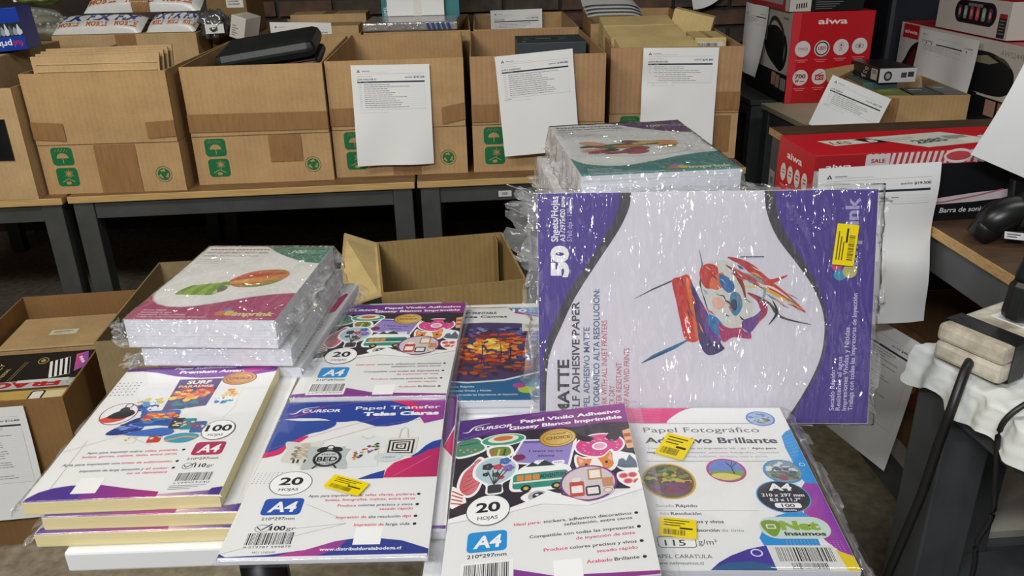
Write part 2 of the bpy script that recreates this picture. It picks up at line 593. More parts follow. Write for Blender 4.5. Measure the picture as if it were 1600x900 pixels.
r1 = table('storage_table', 'dark particle-board table carrying the long red soundbar carton', (0.7695, 1.136), 0.059, 0.98, 1.08, 0.80, 'ply_d', 'steel_d', leg=0.05, apron=0.07, shelf_z=0.30, shelf_mat='white_dusty')
a = Art(40, 60)
a.rr(0, 0, 40, 60, 2, '#8f9090')
a.bars(9, 18, 22, 20, seed=9)
a.build(r1, 'barcode_label', (0.0060, 1.04, 0.66), LEFT)
r2 = table('storage_table', 'dark grey steel table nearest on the right, holding the power strip', (0.6602, 0.4627), 0.124, 0.60, 0.60, 0.74, 'ply_d', 'steel_d', leg=0.075, apron=0.06, shelf_z=0.36, shelf_mat='steel_d')

# the white display table in front
dt = thing('display_table', 'white-topped display table carrying the paper packs, black round legs', 'table', (-0.487, 0.702, 0), (0, 0, 0.018))
bx('table_top', 'white_board', dt, 0, 0, 0.674, 0.818, 0.61, 0.70, bev=0.003)
for lx, ly in ((0.178, 0.085), (0.70, 0.085), (0.036, 0.52), (0.70, 0.52)):
    obj('leg', MB().tube([(lx, ly, 0), (lx, ly, 0.3), (lx, ly, 0.674)], 0.027, 20), 'black', dt, smooth=True)
    obj('leg_collar', MB().tube([(lx, ly, 0.66), (lx, ly, 0.674)], 0.034, 20), 'black', dt)


# ================================================================== cartons
def carton(name, label, fl, yaw, W, D, H, mat, split=None, th=0.004, group=None, cat='box', tilt=0.0, mat2=None, lean=0):
    """open-topped carton, origin at its front left bottom corner. split: height of the fold where upright flaps begin"""
    t = thing(name, label, cat, fl, (0, 0, yaw), group)
    h = split or H
    mb = MB()
    mb.box(0, 0, 0, W, D, th)
    mb.box(0, 0, th, W, th, h).box(0, D - th, th, W, D, h).box(0, th, th, th, D - th, h).box(W - th, th, th, W, D - th, h)
    obj('body', mb, mat, t)
    if split:
        o_, g = 0.003, 0.002
        T = tilt
        fm = mat2 or mat
        y0, y1 = -o_, -o_ + th
        obj('flap', MB().hexa([(0.001, y0, h + g), (W - 0.001, y0, h + g), (W - 0.001, y1, h + g), (0.001, y1, h + g), (0, y0 - T, H), (W, y0 - T, H), (W, y1 - T, H), (0, y1 - T, H)]), fm, t)
        obj('flap', MB().hexa([(0.001, D - th, h + g), (W - 0.001, D - th, h + g), (W - 0.001, D, h + g), (0.001, D, h + g), (0, D - th + T, H), (W, D - th + T, H), (W, D + T, H), (0, D + T, H)]), fm, t)
        obj('flap', MB().box(0.0005, th, h + g, th, D - th, H), fm, t)
        obj('flap', MB().box(W - th, th, h + g, W - 0.0005, D - th, H), fm, t)
    return t


def tape(parent, x0, z0, x1, z1, y=-0.0042, skew=0.0, wrinkle=0.0012, seed=0):
    """strip of packing tape stuck on a carton's front"""
    def fn(u, v):
        x = x0 + (x1 - x0) * u
        z = z0 + (z1 - z0) * v + skew * (u - 0.5)
        return (x, y - abs(noise.noise((x * 60 + seed, z * 14, seed))) * wrinkle, z)
    mb = MB().grid(fn, 16, 6)
    n = len(mb.v)
    mb.v += [(x, y + 0.0004, z) for x, y_, z in mb.v]
    kids = [c for c in parent.children if c.name.startswith('flap')]
    if y < -0.005 and kids:
        parent = kids[0]          # stuck on the front flap
    elif parent.children[0].name.startswith('body'):
        parent = parent.children[0]
    return obj('tape', mb, 'tape', parent)


def icons(t, W, back=-0.0006, c='#b08d62'):
    G = '#1d6b40'
    def at(x, z):
        return x, 137 - z
    # umbrella
    a = Art(385, 137)
    x, y = at(32, 131)
    a.rr(x, y, 58, 50, 10, G)
    a.ell(x + 29, y + 30, 16, 14, c, a0=180, a1=360)
    a.rect(x + 28, y + 30, 2, 14, c)
    for i in range(9):
        a.line([(x + 12 + i * 4, y + 12 - (i % 2) * 4), (x + 11 + i * 4, y + 9 - (i % 2) * 4)], 1.3, c)
    a.build(t, 'umbrella_mark', (0, back, 0), FRONT, origin='bl')
    # sun over a roof
    a = Art(385, 137)
    x, y = at(34, 74)
    a.rr(x, y, 58, 52, 10, G)
    for i in range(12):
        an = i * 30
        a.line([(x + 34 + 4 * cos(rad(an)), y + 17 + 4 * sin(rad(an))), (x + 34 + (13 if i % 2 else 10) * cos(rad(an)), y + 17 + (13 if i % 2 else 10) * sin(rad(an)))], 1.6, c)
    a.ell(x + 34, y + 17, 4.5, 4.5, c)
    a.line([(x + 12, y + 40), (x + 29, y + 31), (x + 46, y + 40)], 2.2, c)
    a.rr(x + 22, y + 39, 13, 8, 3, c)
    a.build(t, 'sun_mark', (0, back, 0), FRONT, origin='bl')
    # recycling mark
    a = Art(385, 137)
    x, y = at(W * 1000 - 55, 48)
    a.ring(x, y, 22.5, 22.5, 0.8, G)
    a.ell(x, y, 17, 17, G)
    for i in range(3):
        an = rad(-90 + 120 * i)
        p = lambda r, d: (x + r * cos(an + d), y + r * sin(an + d))
        a.poly([p(14, -0.75), p(14, 0.1), p(16.5, 0.12), p(10, 0.6), p(5, 0.05), p(8, 0.0), p(9, -0.7)], c, clip=False)
    a.poly([(x, y - 9), (x + 8, y + 5), (x - 8, y + 5)], G, clip=False)
    for i in range(26):
        an = rad(i * 360 / 26)
        if not 6 < i < 9:
            a.rect(x + 21.5 * cos(an) - 1, y + 21.5 * sin(an) - 1.2, 2.0, 2.4, G)
    a.build(t, 'recycling_mark', (0, back, 0), FRONT, origin='bl')


def doc_art(w, h, title, price, old, rows, seed=0, seg=10):
    """stock list sheet: letterhead, lot title, price, dark bar, item rows"""
    a = Art(w, h)
    rnd = random.Random(seed)
    m = w * 0.07
    k = '#3a3f48'
    a.poly([(m, 20), (m + 5, 12), (m + 10, 20)], k)
    a.poly([(m + 3.5, 19), (m + 5, 15), (m + 6.5, 19)], '#e6e7e8')
    a.rect(m + 14, 15.5, 22, 1.8, '#8a8f96')
    a.rect(m + 14, 19.5, w * 0.32, 0.5, '#9a9ea5')
    a.rect(m, 24, w - 2 * m, 0.6, '#c09a90', seg=seg)
    a.rect(m, 30, w * 0.2, 1.2, '#b5b8bd')
    a.text(title, m, m + len(title) * 3.1, 41, 4.4, k, 0.03)
    a.text(price, w - m - 30, w - m, 36.5, 4.6, '#2b2f38', 0.03)
    a.text(old, w - m - 54, w - m - 33, 36, 3.2, '#6a6e76', 0.02)
    a.rect(w - m - 54, 34.2, 21, 0.5, '#6a6e76')
    a.rect(w - m - 46, 30, 46, 0.7, '#b5b8bd')
    a.rect(m, 44, w - 2 * m, 4.2, '#22303f', seg=seg)
    a.rect(m + 3, 45.5, 8, 1.0, '#9aa2ac')
    a.rect(m + 17, 45.5, 14, 1.0, '#9aa2ac')
    y = 53
    for r in range(rows):
        a.rect(m + 3, y, 8, 0.9, '#9a9ea5')
        L = rnd.uniform(0.28, 0.62) * w
        x = m + 17
        while x < m + 17 + L:
            q = rnd.uniform(6, 15)
            a.rect(x, y - 0.3, q, 1.5, '#787d85', seg=2)
            x += q + 1.2
        a.rect(m, y + 3, w - 2 * m, 0.35, '#c3c6ca', seg=seg)
        y += 5.6
    a.rect(m, y + 1, w - 2 * m, 0.6, '#8d9299', seg=seg)
    a.rect(m, y + 5, 20, 1.3, '#8d9299')
    a.rect(m, y + 9.5, w * 0.36, 0.8, '#b5b8bd', seg=4)
    a.rect(w - m - 0.4, 48, 0.5, y - 47, '#c3c6ca')
    return a


def sheet(name, label, loc, rot, art, bend, w=216, h=279, group='printed stock lists'):
    """a sheet of paper hanging in its local x-y plane, top edge at y=0, bend(u, v) gives its lift in metres"""
    t = thing(name, label, 'paper', loc, rot, group)
    W, H = w / 1000, h / 1000

    def df(x, y, z):
        u, v = x / W + 0.5, -y / H
        return (x, y, z + bend(u, v))
    mb = MB().grid(lambda i, j: df(-W / 2 + W * i, -H * j, 0.0), 22, 28)
    mb.grid(lambda i, j: df(-W / 2 + W * i, -H * j, -0.00025), 22, 28)
    obj('sheet', mb, 'paper', t, smooth=True)
    art.h = h

    def d2(x, y, z):
        return df(x, y - H / 2, z)
    art.build(t, 'printed_list', deform=d2)
    return t


BW, BD, BH, BS = 0.381, 0.634, 0.329, 0.137
boxes = [
    ('open kraft carton with two tape patches and wrinkled centre tape, leftmost with green marks', (-1.284, 2.228), 0.029, 'kraft', 'kraft'),
    ('open kraft carton with a black case inside and tape right across', (-0.884, 2.287), 0.063, 'kraft', 'kraft'),
    ('open kraft carton in the middle of the row, white list taped on flat', (-0.501, 2.332), 0.052, 'kraft', 'kraft'),
    ('open kraft carton with a dark box inside and crookedly hung white list', (-0.103, 2.356), 0.033, 'kraft', 'kraft_b'),
    ('open kraft carton filled with cream boxes, rightmost of the row', (0.303, 2.466), -0.052, 'kraft', 'kraft_b'),
]
B = []
for lb, fl, yw, m1, m2 in boxes:
    t = carton('open_carton', lb, (fl[0], fl[1], 0.655), yw, BW, BD, BH, m1, BS, group='open cartons along the plywood tables', mat2=m2, tilt=0.002)
    icons(t, BW)
    B.append(t)
tape(B[0], 0.0, 0.152, 0.085, 0.200, y=-0.0062, skew=-0.006)
tape(B[0], 0.305, 0.152, 0.381, 0.196, y=-0.0062, skew=0.004)
tape(B[0], 0.150, 0.0, 0.262, 0.135, y=-0.0015, wrinkle=0.004, seed=5)
tape(B[1], 0.0, 0.150, 0.381, 0.200, y=-0.0062, skew=-0.003, seed=2)
tape(B[1], 0.21, 0.06, 0.30, 0.136, y=-0.0015, wrinkle=0.003, seed=7)
tape(B[2], 0.0, 0.150, 0.095, 0.200, y=-0.0062, seed=3)
tape(B[2], 0.315, 0.152, 0.381, 0.200, y=-0.0062, skew=0.012, seed=4)
tape(B[2], 0.165, 0.0, 0.245, 0.135, y=-0.0015, wrinkle=0.003, seed=8)
tape(B[3], 0.0, 0.147, 0.075, 0.197, y=-0.0062, seed=5)
tape(B[4], 0.26, 0.147, 0.381, 0.200, y=-0.0062, seed=6)
tape(B[4], 0.28, 0.02, 0.36, 0.130, y=-0.0015, seed=9)

# lists on the cartons
rr_ = (pi / 2, 0, 0)
sheet('stock_list', 'white list on the middle carton, creased at its lower left', (-0.501 + 0.180 * cos(0.052), 2.332 - 0.010 + 0.180 * 0.052, 0.655 + 0.316), (pi / 2, 0.012, 0.052),
      doc_art(216, 279, 'LOTE 10 ROUTER V2', '$183.200', '$604.800', 12, 1),
      lambda u, v: 0.001 + 0.022 * max(0, v - 0.25) ** 1.3 * (1 - u) + 0.009 * max(0, v - 0.45) * sin(6.5 * u + 3 * v) + 0.006 * v)
sheet('stock_list', 'white list hung crookedly on the ribbed carton beside the middle one', (-0.103 + 0.178, 2.356 - 0.011, 0.655 + 0.337), (pi / 2, -0.075, 0.033),
      doc_art(216, 279, 'LOTE 21 AUDIFONOS', '$199.000', '$604.800', 11, 2),
      lambda u, v: 0.001 + 0.012 * v * v + 0.006 * sin(3 * u) * v)
sheet('stock_list', 'white list on the rightmost open carton, above the top paper pack', (0.303 + 0.200, 2.466 - 0.021, 0.655 + 0.328), (pi / 2, 0.01, -0.052),
      doc_art(216, 279, 'LOTE 36 PROYECTORES', '$291.800', '$604.800', 8, 3),
      lambda u, v: 0.001 + 0.010 * max(0, 0.35 - u) * sin(14 * v) + 0.016 * v * v)

# the far left carton, its front flap hanging open
t = carton('open_carton', 'pale carton cut by the left frame edge with its front flap hanging out', (-1.672, 2.175, 0.655), 0.03, 0.381, 0.62, 0.30, 'kraft_l', None)
obj('front_flap', MB().hexa([(0.0, -0.050, 0.185), (0.315, -0.045, 0.165), (0.315, -0.041, 0.165), (0.0, -0.046, 0.185), (0.0, -0.008, 0.345), (0.300, -0.006, 0.345), (0.300, -0.002, 0.345), (0.0, -0.004, 0.345)]), 'kraft_l', t)
bx('black_liner', 'black', t, 0.30, -0.004, 0.11, 0.345, -0.001, 0.22)
inner = thing('kraft_box', 'kraft box lying in the far left carton under the blue ink box', 'box', (-1.64, 2.30, 0.664), (0, 0, 0.03))
bx('body', 'kraft_l', inner, 0, 0, 0, 0.245, 0.40, 0.352, bev=0.002)
bx('lid_seam', 'tape', inner, 0.10, 0.0, 0.3521, 0.15, 0.40, 0.3525)
lp = thing('ink_box', 'blue printed ink box standing upside down at the far left', 'box', (-1.50, 2.38, 1.0175), (0.0, -0.06, 0.08))
M['blue_box'] = pbr('blue_printed_card', '#1238a0', 0.35, var=0.06)
bx('carton', 'blue_box', lp, 0, 0, 0, 0.165, 0.09, 0.112, bev=0.001)
a = Art(165, 112)
a.rect(0.5, 38, 164, 36, '#22282c')
for i in range(14):
    a.blob([(8 + i * 11, 66), (12 + i * 11, 50 - (i * 7) % 12), (18 + i * 11, 56), (24 + i * 11, 64), (14 + i * 11, 72)], ['#8f98a4', '#c2c8d0', '#5e6670'][i % 3], lay=3 + i * 0.1)
a.text('print', 128, 76, 86, 17, '#e6e9f2', 0.02, rot=0)
a.text('ful', 158, 133, 86, 17, '#b52f52', 0.02)
# the carton stands on its head: turn the lettering with it
it = a.it[-2:]
a.it = a.it[:-2]
for vs, fs, cs, bb, lay in it:
    cy = 86
    a.it.append(([(x, cy + (cy - y)) for x, y in vs], fs, cs, bb, lay))
a.build(lp, 'box_print', (0, -0.0004, 0), FRONT, origin='bl')

# floor cartons
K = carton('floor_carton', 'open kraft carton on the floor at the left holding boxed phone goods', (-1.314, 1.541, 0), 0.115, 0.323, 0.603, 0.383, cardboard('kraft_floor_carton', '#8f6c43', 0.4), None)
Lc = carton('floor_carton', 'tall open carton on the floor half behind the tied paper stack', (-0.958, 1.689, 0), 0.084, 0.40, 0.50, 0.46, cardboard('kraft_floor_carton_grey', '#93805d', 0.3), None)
Mc = carton('floor_carton', 'empty ribbed carton standing open behind the paper packs', (-0.31, 1.790, 0), 0.17, 0.352, 0.362, 0.52, 'kraft_o', None, th=0.006)
obj('side_flap', MB().hexa([(0, 0.0, 0.512), (0, 0.355, 0.515), (0.003, 0.355, 0.520), (0.003, 0.0, 0.517), (-0.105, -0.01, 0.490), (-0.085, 0.330, 0.560), (-0.082, 0.330, 0.565), (-0.102, -0.01, 0.495)]), 'kraft_y', Mc)
obj('front_flap', MB().hexa([(0.01, -0.003, 0.40), (0.345, -0.003, 0.40), (0.345, -0.008, 0.40), (0.01, -0.008, 0.40), (0.005, -0.005, 0.522), (0.350, -0.005, 0.528), (0.350, -0.010, 0.528), (0.005, -0.010, 0.522)]), 'kraft_o', Mc)
bx('corner_flap', 'kraft_o', Mc, 0.325, 0.30, 0.30, 0.329, 0.354, 0.517)

# goods in the left floor carton (parts in that carton's own frame)
def inK(name, label, cat, x, y, z, rz=0.0, rx=0.0):
    c, s_ = cos(0.115), sin(0.115)
    return thing(name, label, cat, (-1.314 + x * c - y * s_, 1.541 + x * s_ + y * c, z), (rx, 0, 0.115 + rz), None)


fill = inK('kraft_box', 'plain kraft box at the bottom of the left floor carton', 'box', 0.015, 0.02, 0.005)
bx('body', 'kraft', fill, 0, 0, 0, 0.29, 0.56, 0.228, bev=0.002)
bx('lid_seam', 'tape', fill, 0.13, 0, 0.2281, 0.17, 0.56, 0.2285)
t = inK('mailer_box', 'flat kraft mailer box with a white label in the left floor carton', 'box', 0.022, 0.365, 0.235, 0.0, 0.0)
bx('body', 'kraft', t, 0, 0, 0, 0.250, 0.185, 0.095, bev=0.003)
bx('lid', 'kraft_l', t, -0.002, -0.002, 0.0955, 0.252, 0.187, 0.101, bev=0.002)
a = Art(70, 30)
a.rect(0, 0, 70, 30, '#d8d3c0')
a.rect(8, 8, 50, 3, '#6b6a60')
a.rect(8, 14, 44, 3, '#8b8a80')
a.rect(8, 21, 26, 2, '#8b8a80')
a.build(t, 'label', (0.135, 0.085, 0.1012))
t = inK('phone_accessory_box', 'black screen protector box with a striped phone picture in the left floor carton', 'box', 0.016, 0.222, 0.235, -0.01, 0.20)
bx('body', 'black_box', t, 0, 0, 0, 0.275, 0.13, 0.075, bev=0.001)
a = Art(275, 130)
a.text('PRIVACY', 62, 120, 42, 10, '#c9b37e', 0.01, rot=-68)
a.it[-1] = a.it[-1]
a.text('PRIVACY', 34, None, 112, 14, '#bfa871', 0.01, rot=-75)
a.it.pop(0)
a.text('MATERIAL', 58, None, 112, 9, '#bfa871', 0.01, rot=-75)
a.line([(78, 110), (100, 34)], 1.2, '#9a8a60')
a.line([(84, 110), (106, 34)], 1.2, '#9a8a60')
a.ring(142, 34, 13, 13, 2.4, '#a8905a')
a.ell(142, 34, 6, 6, '#a8905a')
a.poly([(160, 40), (205, 24), (222, 92), (176, 104)], '#e9e9ee')
for i in range(4):
    a.poly([(166 + i * 11, 38 - i * 3.6), (171 + i * 11, 36 - i * 3.6), (188 + i * 11, 100 - i * 3), (183 + i * 11, 102 - i * 3)], '#15161a')
a.poly([(214, 12), (246, 2), (266, 74), (228, 96)], '#1b1626')
a.poly([(217, 16), (244, 6), (258, 62), (230, 84)], '#d0557f', '#6a53c0')
for i in range(3):
    a.ell(232 + i * 5, 30 + i * 9, 4, 5, '#f0d8ea')
a.text('5 PRO', 250, None, 110, 8, '#d8d8dc', 0.01, rot=-80)
a.build(t, 'box_print', (0.1375, 0.065, 0.0752))
t = inK('taped_box', 'dark box sealed with white and red fragile tape in the left floor carton', 'box', 0.008, 0.117, 0.235, 0.0, 0.06)
bx('body', pbr('dark_card', '#4a4133', 0.6, var=0.15), t, 0, 0, 0, 0.298, 0.085, 0.090, bev=0.001)
a = Art(300, 85)
a.rect(0.5, 4, 299, 34, '#b9bcbc')
a.text('FRAGIL', 235, 25, 8, 25, '#b4232c', 0.05)
vs, fs, cs, bb, lay = a.it[-1]
a.it[-1] = ([(x, 8 + (8 - y)) for x, y in vs], fs, cs, bb, lay)
a.ring(262, 20, 12, 10, 1.5, '#8a8d8d')
a.rect(130, 0.5, 120, 12, '#d6d8d8')
a.build(t, 'fragile_tape', (0.15, 0.0425, 0.0902))
t = inK('yellow_box', 'yellow accessory box with red lettering at the front of the left floor carton', 'box', 0.010, 0.018, 0.235, 0.0, 0.02)
bx('body', pbr('yellow_card', '#c2a35c', 0.45, var=0.08), t, 0, 0, 0, 0.298, 0.088, 0.115, bev=0.001)
a = Art(300, 88)
a.text('TRD', 122, None, 82, 24, '#2c2a28', 0.03, rot=-80)
a.text('TUMBLER', 84, None, 82, 13, '#4a463e', 0.02, rot=-80)
a.text('200', 158, None, 82, 20, '#b03030', 0.03, rot=-80)
a.ring(62, 24, 12, 11, 2, '#857240')
a.ell(62, 24, 6, 5, '#857240')
a.rr(205, 6, 32, 70, 6, '#25262a')
a.rr(209, 10, 24, 50, 5, '#e4e4e2')
a.rect(238, 10, 50, 46, '#d9cba2')
a.build(t, 'box_print', (0.15, 0.044, 0.1152))
sheet('stock_list', 'white list hanging on the front of the left floor carton', (-1.179, 1.548, 0.375), (pi / 2 - 0.02, 0.0, 0.115), doc_art(216, 279, 'LOTE 4 ACCESORIOS', '$113.800', '$604.800', 24, 6),
      lambda u, v: 0.002 + 0.018 * v * v)


# ================================================================== paper packs
def wrap(parent, w, h, t, mat, mg=(0.003, 0.003, 0.003, 0.003), amp=0.0008, fq=25.0, nx=26, ny=34, seed=0, lift=0.0016, name='sleeve', ragged=0.0):
    """plastic film round a block: domed top, walls down to the base; mg = left, right, front, back margins"""
    mb = MB()
    x0, x1, y0, y1 = -w / 2, w / 2, -h / 2, h / 2
    R = 3
    zs = [0.0008, t * 0.5, t + 0.0004]
    V = {}
    NX, NY = nx + 2 * R, ny + 2 * R
    for j in range(NY + 1):
        for i in range(NX + 1):
            ri, rj = min(i, NX - i), min(j, NY - j)
            r = min(ri, rj, R)
            u = min(max((i - R) / nx, 0), 1)
            v = min(max((j - R) / ny, 0), 1)
            x, y = x0 + (x1 - x0) * u, y0 + (y1 - y0) * v
            nz_ = noise.noise((x * fq + seed, y * fq, seed * 1.7))
            z = t + lift + amp * nz_
            if r < R:
                k = 1.0 if r == 1 else (0.8 if r == 0 else 0.5)
                if ragged:
                    k *= 1 + ragged * noise.noise((x * 40 + seed, y * 40, t * 90 + r))
                if i < R:
                    x -= mg[0] * k * (R - max(i, r)) / R * 1.5
                if i > NX - R:
                    x += mg[1] * k * (R - max(NX - i, r)) / R * 1.5
                if j < R:
                    y -= mg[2] * k * (R - max(j, r)) / R * 1.5
                if j > NY - R:
                    y += mg[3] * k * (R - max(NY - j, r)) / R * 1.5
                z = zs[r] + (amp * 1.5 * nz_ if r else 0)
            mb.v.append((x, y, max(z, 0.0006)))
    n = NX + 1
    for j in range(NY):
        for i in range(NX):
            mb.f.append((j * n + i, j * n + i + 1, (j + 1) * n + i + 1, (j + 1) * n + i))
    return obj(name, mb, mat, parent, smooth=True)


def fin(parent, pts, out, mat='film_e', n=26, seed=0, amp=0.008, name='film_edge'):
    """loose bunched film running along pts (local polyline), standing out along vector out"""
    P = smooth_path(pts, 8)

    def fn(u, v):
        p = P[min(int(u * (len(P) - 1)), len(P) - 1)]
        k = v * (0.55 + 0.45 * abs(noise.noise((u * 7 + seed, seed, 0.3))) * 2)
        q = p + Vector(out) * k
        d = noise.noise_vector((u * 11 + seed, v * 2, seed * 0.7)) * amp * (0.2 + v)
        return tuple(q + d)
    return obj(name, MB().grid(fn, n * 2, 6), mat, parent, smooth=True)


def pack(name, label, pose, w, h, t, block, art=None, cover='paper', group=None, film_mat=None, cat='paper pack', **fk):
    """a block of sheets; pose gives the centre of its top and its euler angles"""
    R3 = Euler(pose[3:], 'XYZ').to_matrix()
    base = Vector(pose[:3]) - R3 @ Vector((0, 0, t))
    r = thing(name, label, cat, base, pose[3:], group)
    bx('paper_block', block, r, -w / 2, -h / 2, 0, w / 2, h / 2, t - 0.0004, bev=0.0006)
    cs_ = r
    if cover:
        cs_ = bx('cover_sheet', cover, r, -w / 2, -h / 2, t - 0.0003, w / 2, h / 2, t)
    if art:
        art.build(cs_, 'cover_print', (0, 0, t + 0.00005))
    if film_mat:
        wrap(r, w, h, t, film_mat, **fk)
    return r


def sticker(parent, x, y, w, h, ang, z, lines=True, seed=1):
    """small yellow price sticker, mm from the top left of an A4 cover"""
    a = Art(w, h)
    a.rr(0, 0, w, h, 1.2, '#e9cf12')
    a.bars(w * 0.12, h * 0.62, w * 0.62, h * 0.28, seed=seed)
    for i in range(3):
        a.rect(w * 0.12, h * (0.12 + 0.13 * i), w * (0.7 - 0.12 * i), h * 0.05, '#4a4410')
    a.rect(w * 0.55, h * 0.48, w * 0.35, h * 0.09, '#2d2a10')
    return a.build(parent, 'price_sticker', (x, y, z), (0, 0, ang))


W_, BK = '#f3f3f5', '#1c1c22'
PK = '#d2235f'


def cursor_logo(a, x, y, w, col='#f2f2f6', sw='#f2f2f6'):
    a.text('CURSOR', x, x + w, y, w * 0.14, col, 0.03, 0.22)
    a.line([tuple(q)[:2] for q in smooth_path([(x - w * 0.30, y + w * 0.05, 0), (x - w * 0.14, y + w * 0.04, 0), (x + w * 0.02, y - w * 0.17, 0), (x + w * 0.42, y - w * 0.27, 0)], 5)], w * 0.05, sw, taper=True)


def bullets(a, rows, dotx):
    """rows of (y, h, [(text, x0, x1, colour)], dot)"""
    for y, h, parts, dot in rows:
        for tx, x0, x1, c in parts:
            a.text(tx, x0, x1, y, h, c, 0.012)
        if dot:
            a.ell(dotx, y - h * 0.4, 2.0, 2.0, BK)


def a4_badge(a, x, y, w, h, col, sk=0.0):
    a.rr(x, y, w, h, 5, col, sk=sk)
    a.text('A4', x + w * 0.16 - sk * h * 0.6, x + w * 0.84 - sk * h * 0.6, y + h * 0.80, h * 0.6, W_, 0.03, 0.12)


def count_badge(a, cx, cy, rx, ry, n, word='HOJAS'):
    a.ell(cx, cy, rx, ry, '#3a3a40')
    a.ell(cx, cy, rx - 0.9, ry - 0.9, W_)
    k = 0.55 if len(n) == 2 else 0.78
    a.text(n, cx - rx * k, cx + rx * k, cy + 3, ry * 0.62, BK, 0.03)
    a.text(word, cx - rx * 0.45, cx + rx * 0.45, cy + ry * 0.62, ry * 0.22, '#2a2a30', 0.01)


def barcode(a, x, y, w, h, seed, num=None, box=True):
    if box:
        a.rect(x - 3, y - 3, w + 6, h + 12, '#ededee')
    a.bars(x, y, w, h, seed=seed)
    if num:
        a.text(num, x, x + w, y + h + 5, 3.2, '#2a2a30')


# ---- adhesive vinyl cover (two packs carry it)
def vinyl_art(code_seed):
    a = Art(210, 297)
    # collage of stickers on dark ground
    a.poly([(0, 34), (210, 34), (210, 150), (196, 168), (150, 162), (120, 164), (108, 158), (90, 170), (66, 180), (40, 178), (18, 184), (0, 192)], '#2b2430')
    a.blob([(0, 46), (24, 40), (36, 58), (36, 70), (16, 80), (0, 78)], W_)
    a.blob([(0, 49), (23, 43), (33, 59), (33, 68), (15, 76), (0, 75)], '#4f8a72')
    for i in range(6):
        a.ell(5 + i * 4.6, 64 + (i * 5) % 9, 1.6, 1.6, '#c99a5a')
    a.line([(4, 55), (26, 52)], 2, '#2c5a4a')
    a.ell(57, 52, 28, 13, W_)
    a.ell(57, 52, 26, 11, '#3f9d86')
    a.ell(57, 50, 19, 8, '#e8e2d0')
    a.ell(57, 49, 12, 5, '#c8763a')
    a.blob([(38, 66), (50, 62), (66, 66), (70, 84), (54, 92), (40, 84)], W_)
    a.blob([(41, 69), (52, 66), (64, 69), (66, 82), (54, 88), (43, 82)], '#7a8a4a')
    for i in range(3):
        a.line([(46 + i * 7, 71), (44 + i * 7, 84)], 2.4, ['#c7583a', '#e6c35c', '#35502e'][i])
    a.poly([(80, 56), (146, 66), (134, 120), (63, 101)], W_)
    a.poly([(82, 59), (142, 68), (132, 116), (67, 99)], '#9585c9')
    a.poly([(82, 59), (142, 68), (141, 73), (81, 64)], '#6c58ab')
    a.text('I want to be', 88, 128, 83, 4.6, '#2a2440', 0.01, rot=9)
    a.text('alone', 98, 118, 94, 4.6, '#2a2440', 0.01, rot=9)
    a.rr(94, 101, 14, 7, 3, '#f0eef6')
    a.rr(114, 105, 15, 7, 3, '#f0eef6')
    a.text('OK', 98, 104, 106.5, 3.4, '#3b3358')
    a.text('Nope', 117, 126, 110, 3.2, '#3b3358')
    a.blob([(70, 88), (80, 86), (84, 94), (76, 98), (70, 96)], '#7b2f50')
    # donut
    a.ell(171, 84, 30, 24, W_)
    a.ell(171, 84, 27.5, 21.5, '#d8438f')
    a.ell(171, 86, 9, 8, W_)
    a.ell(171, 86, 6.5, 5.5, '#e6a9c6')
    a.ell(156, 68, 10, 6, '#2a2228', rot=0.4)
    a.ell(188, 70, 8, 9, '#33282e', rot=0.3)
    for i in range(16):
        an = i * 0.39
        a.line([(171 + 20 * cos(an), 86 + 14 * sin(an)), (173 + 20 * cos(an + 0.1), 88 + 14 * sin(an))], 1.1, ['#f6d54a', '#f2f2f2', '#7fd0e0'][i % 3])
    # feather, bulb, bus
    a.blob([(30, 82), (40, 96), (37, 120), (30, 148), (18, 156), (6, 140), (9, 112), (20, 96)], W_)
    a.blob([(29, 86), (37, 98), (34, 120), (28, 145), (18, 152), (9, 138), (12, 113), (21, 98)], '#c95a68', '#e08890')
    for i in range(7):
        a.line([(12 + i * 1.5, 146 - i * 9), (32, 132 - i * 7)], 1.0, '#a33a4a')
    a.blob([(49, 84), (66, 90), (76, 108), (70, 128), (58, 138), (58, 154), (40, 154), (38, 138), (24, 122), (24, 102), (34, 88)], W_)
    a.blob([(49, 87), (64, 93), (73, 108), (67, 126), (55, 136), (43, 136), (28, 121), (27, 104), (36, 91)], '#b4cdd8')
    a.rr(41, 138, 16, 15, 3, '#3c3a40')
    for x, y, c, r in ((40, 104, '#3a3440', 7), (52, 106, '#c2414f', 6), (60, 96, '#4a6eb0', 7), (64, 110, '#8a6ab8', 7), (50, 120, '#39513e', 5), (56, 126, '#b5485a', 4), (38, 118, '#2e3d34', 4)):
        b0 = a.top(x - r, y - r, x + r, y + r)
        for k in range(5):
            a.ell(x + r * 0.55 * cos(k * 1.26), y + r * 0.55 * sin(k * 1.26), r * 0.5, r * 0.42, c, n=10, lay=b0 + k * 0.1)
    for k in range(5):
        a.line([(48, 138), (40 + k * 6, 112)], 1.2, '#4a3038')
    a.blob([(80, 112), (96, 104), (110, 110), (126, 112), (136, 124), (132, 154), (80, 156), (66, 150), (68, 128)], W_)
    a.rr(70, 124, 62, 27, 5, '#2f8f80', sk=0.05)
    a.rect(70, 138, 60, 3, '#dfe8dc')
    for i in range(3):
        a.rr(74 + i * 9, 127, 7.5, 10, 1.5, '#e0873a')
    a.text('ADVENTURE', 100, 130, 135, 7, '#1d2b2c', 0.02)
    for x in (84, 118):
        a.ell(x, 151, 6, 6, '#222226')
        a.ell(x, 151, 3, 3, '#c9b060')
    a.poly([(84, 112), (92, 104), (98, 110), (106, 102), (118, 114)], '#2e3f3a')
    # corgi
    a.blob([(142, 98), (150, 104), (164, 106), (174, 104), (184, 94), (188, 112), (184, 132), (164, 138), (146, 132), (140, 114)], W_)
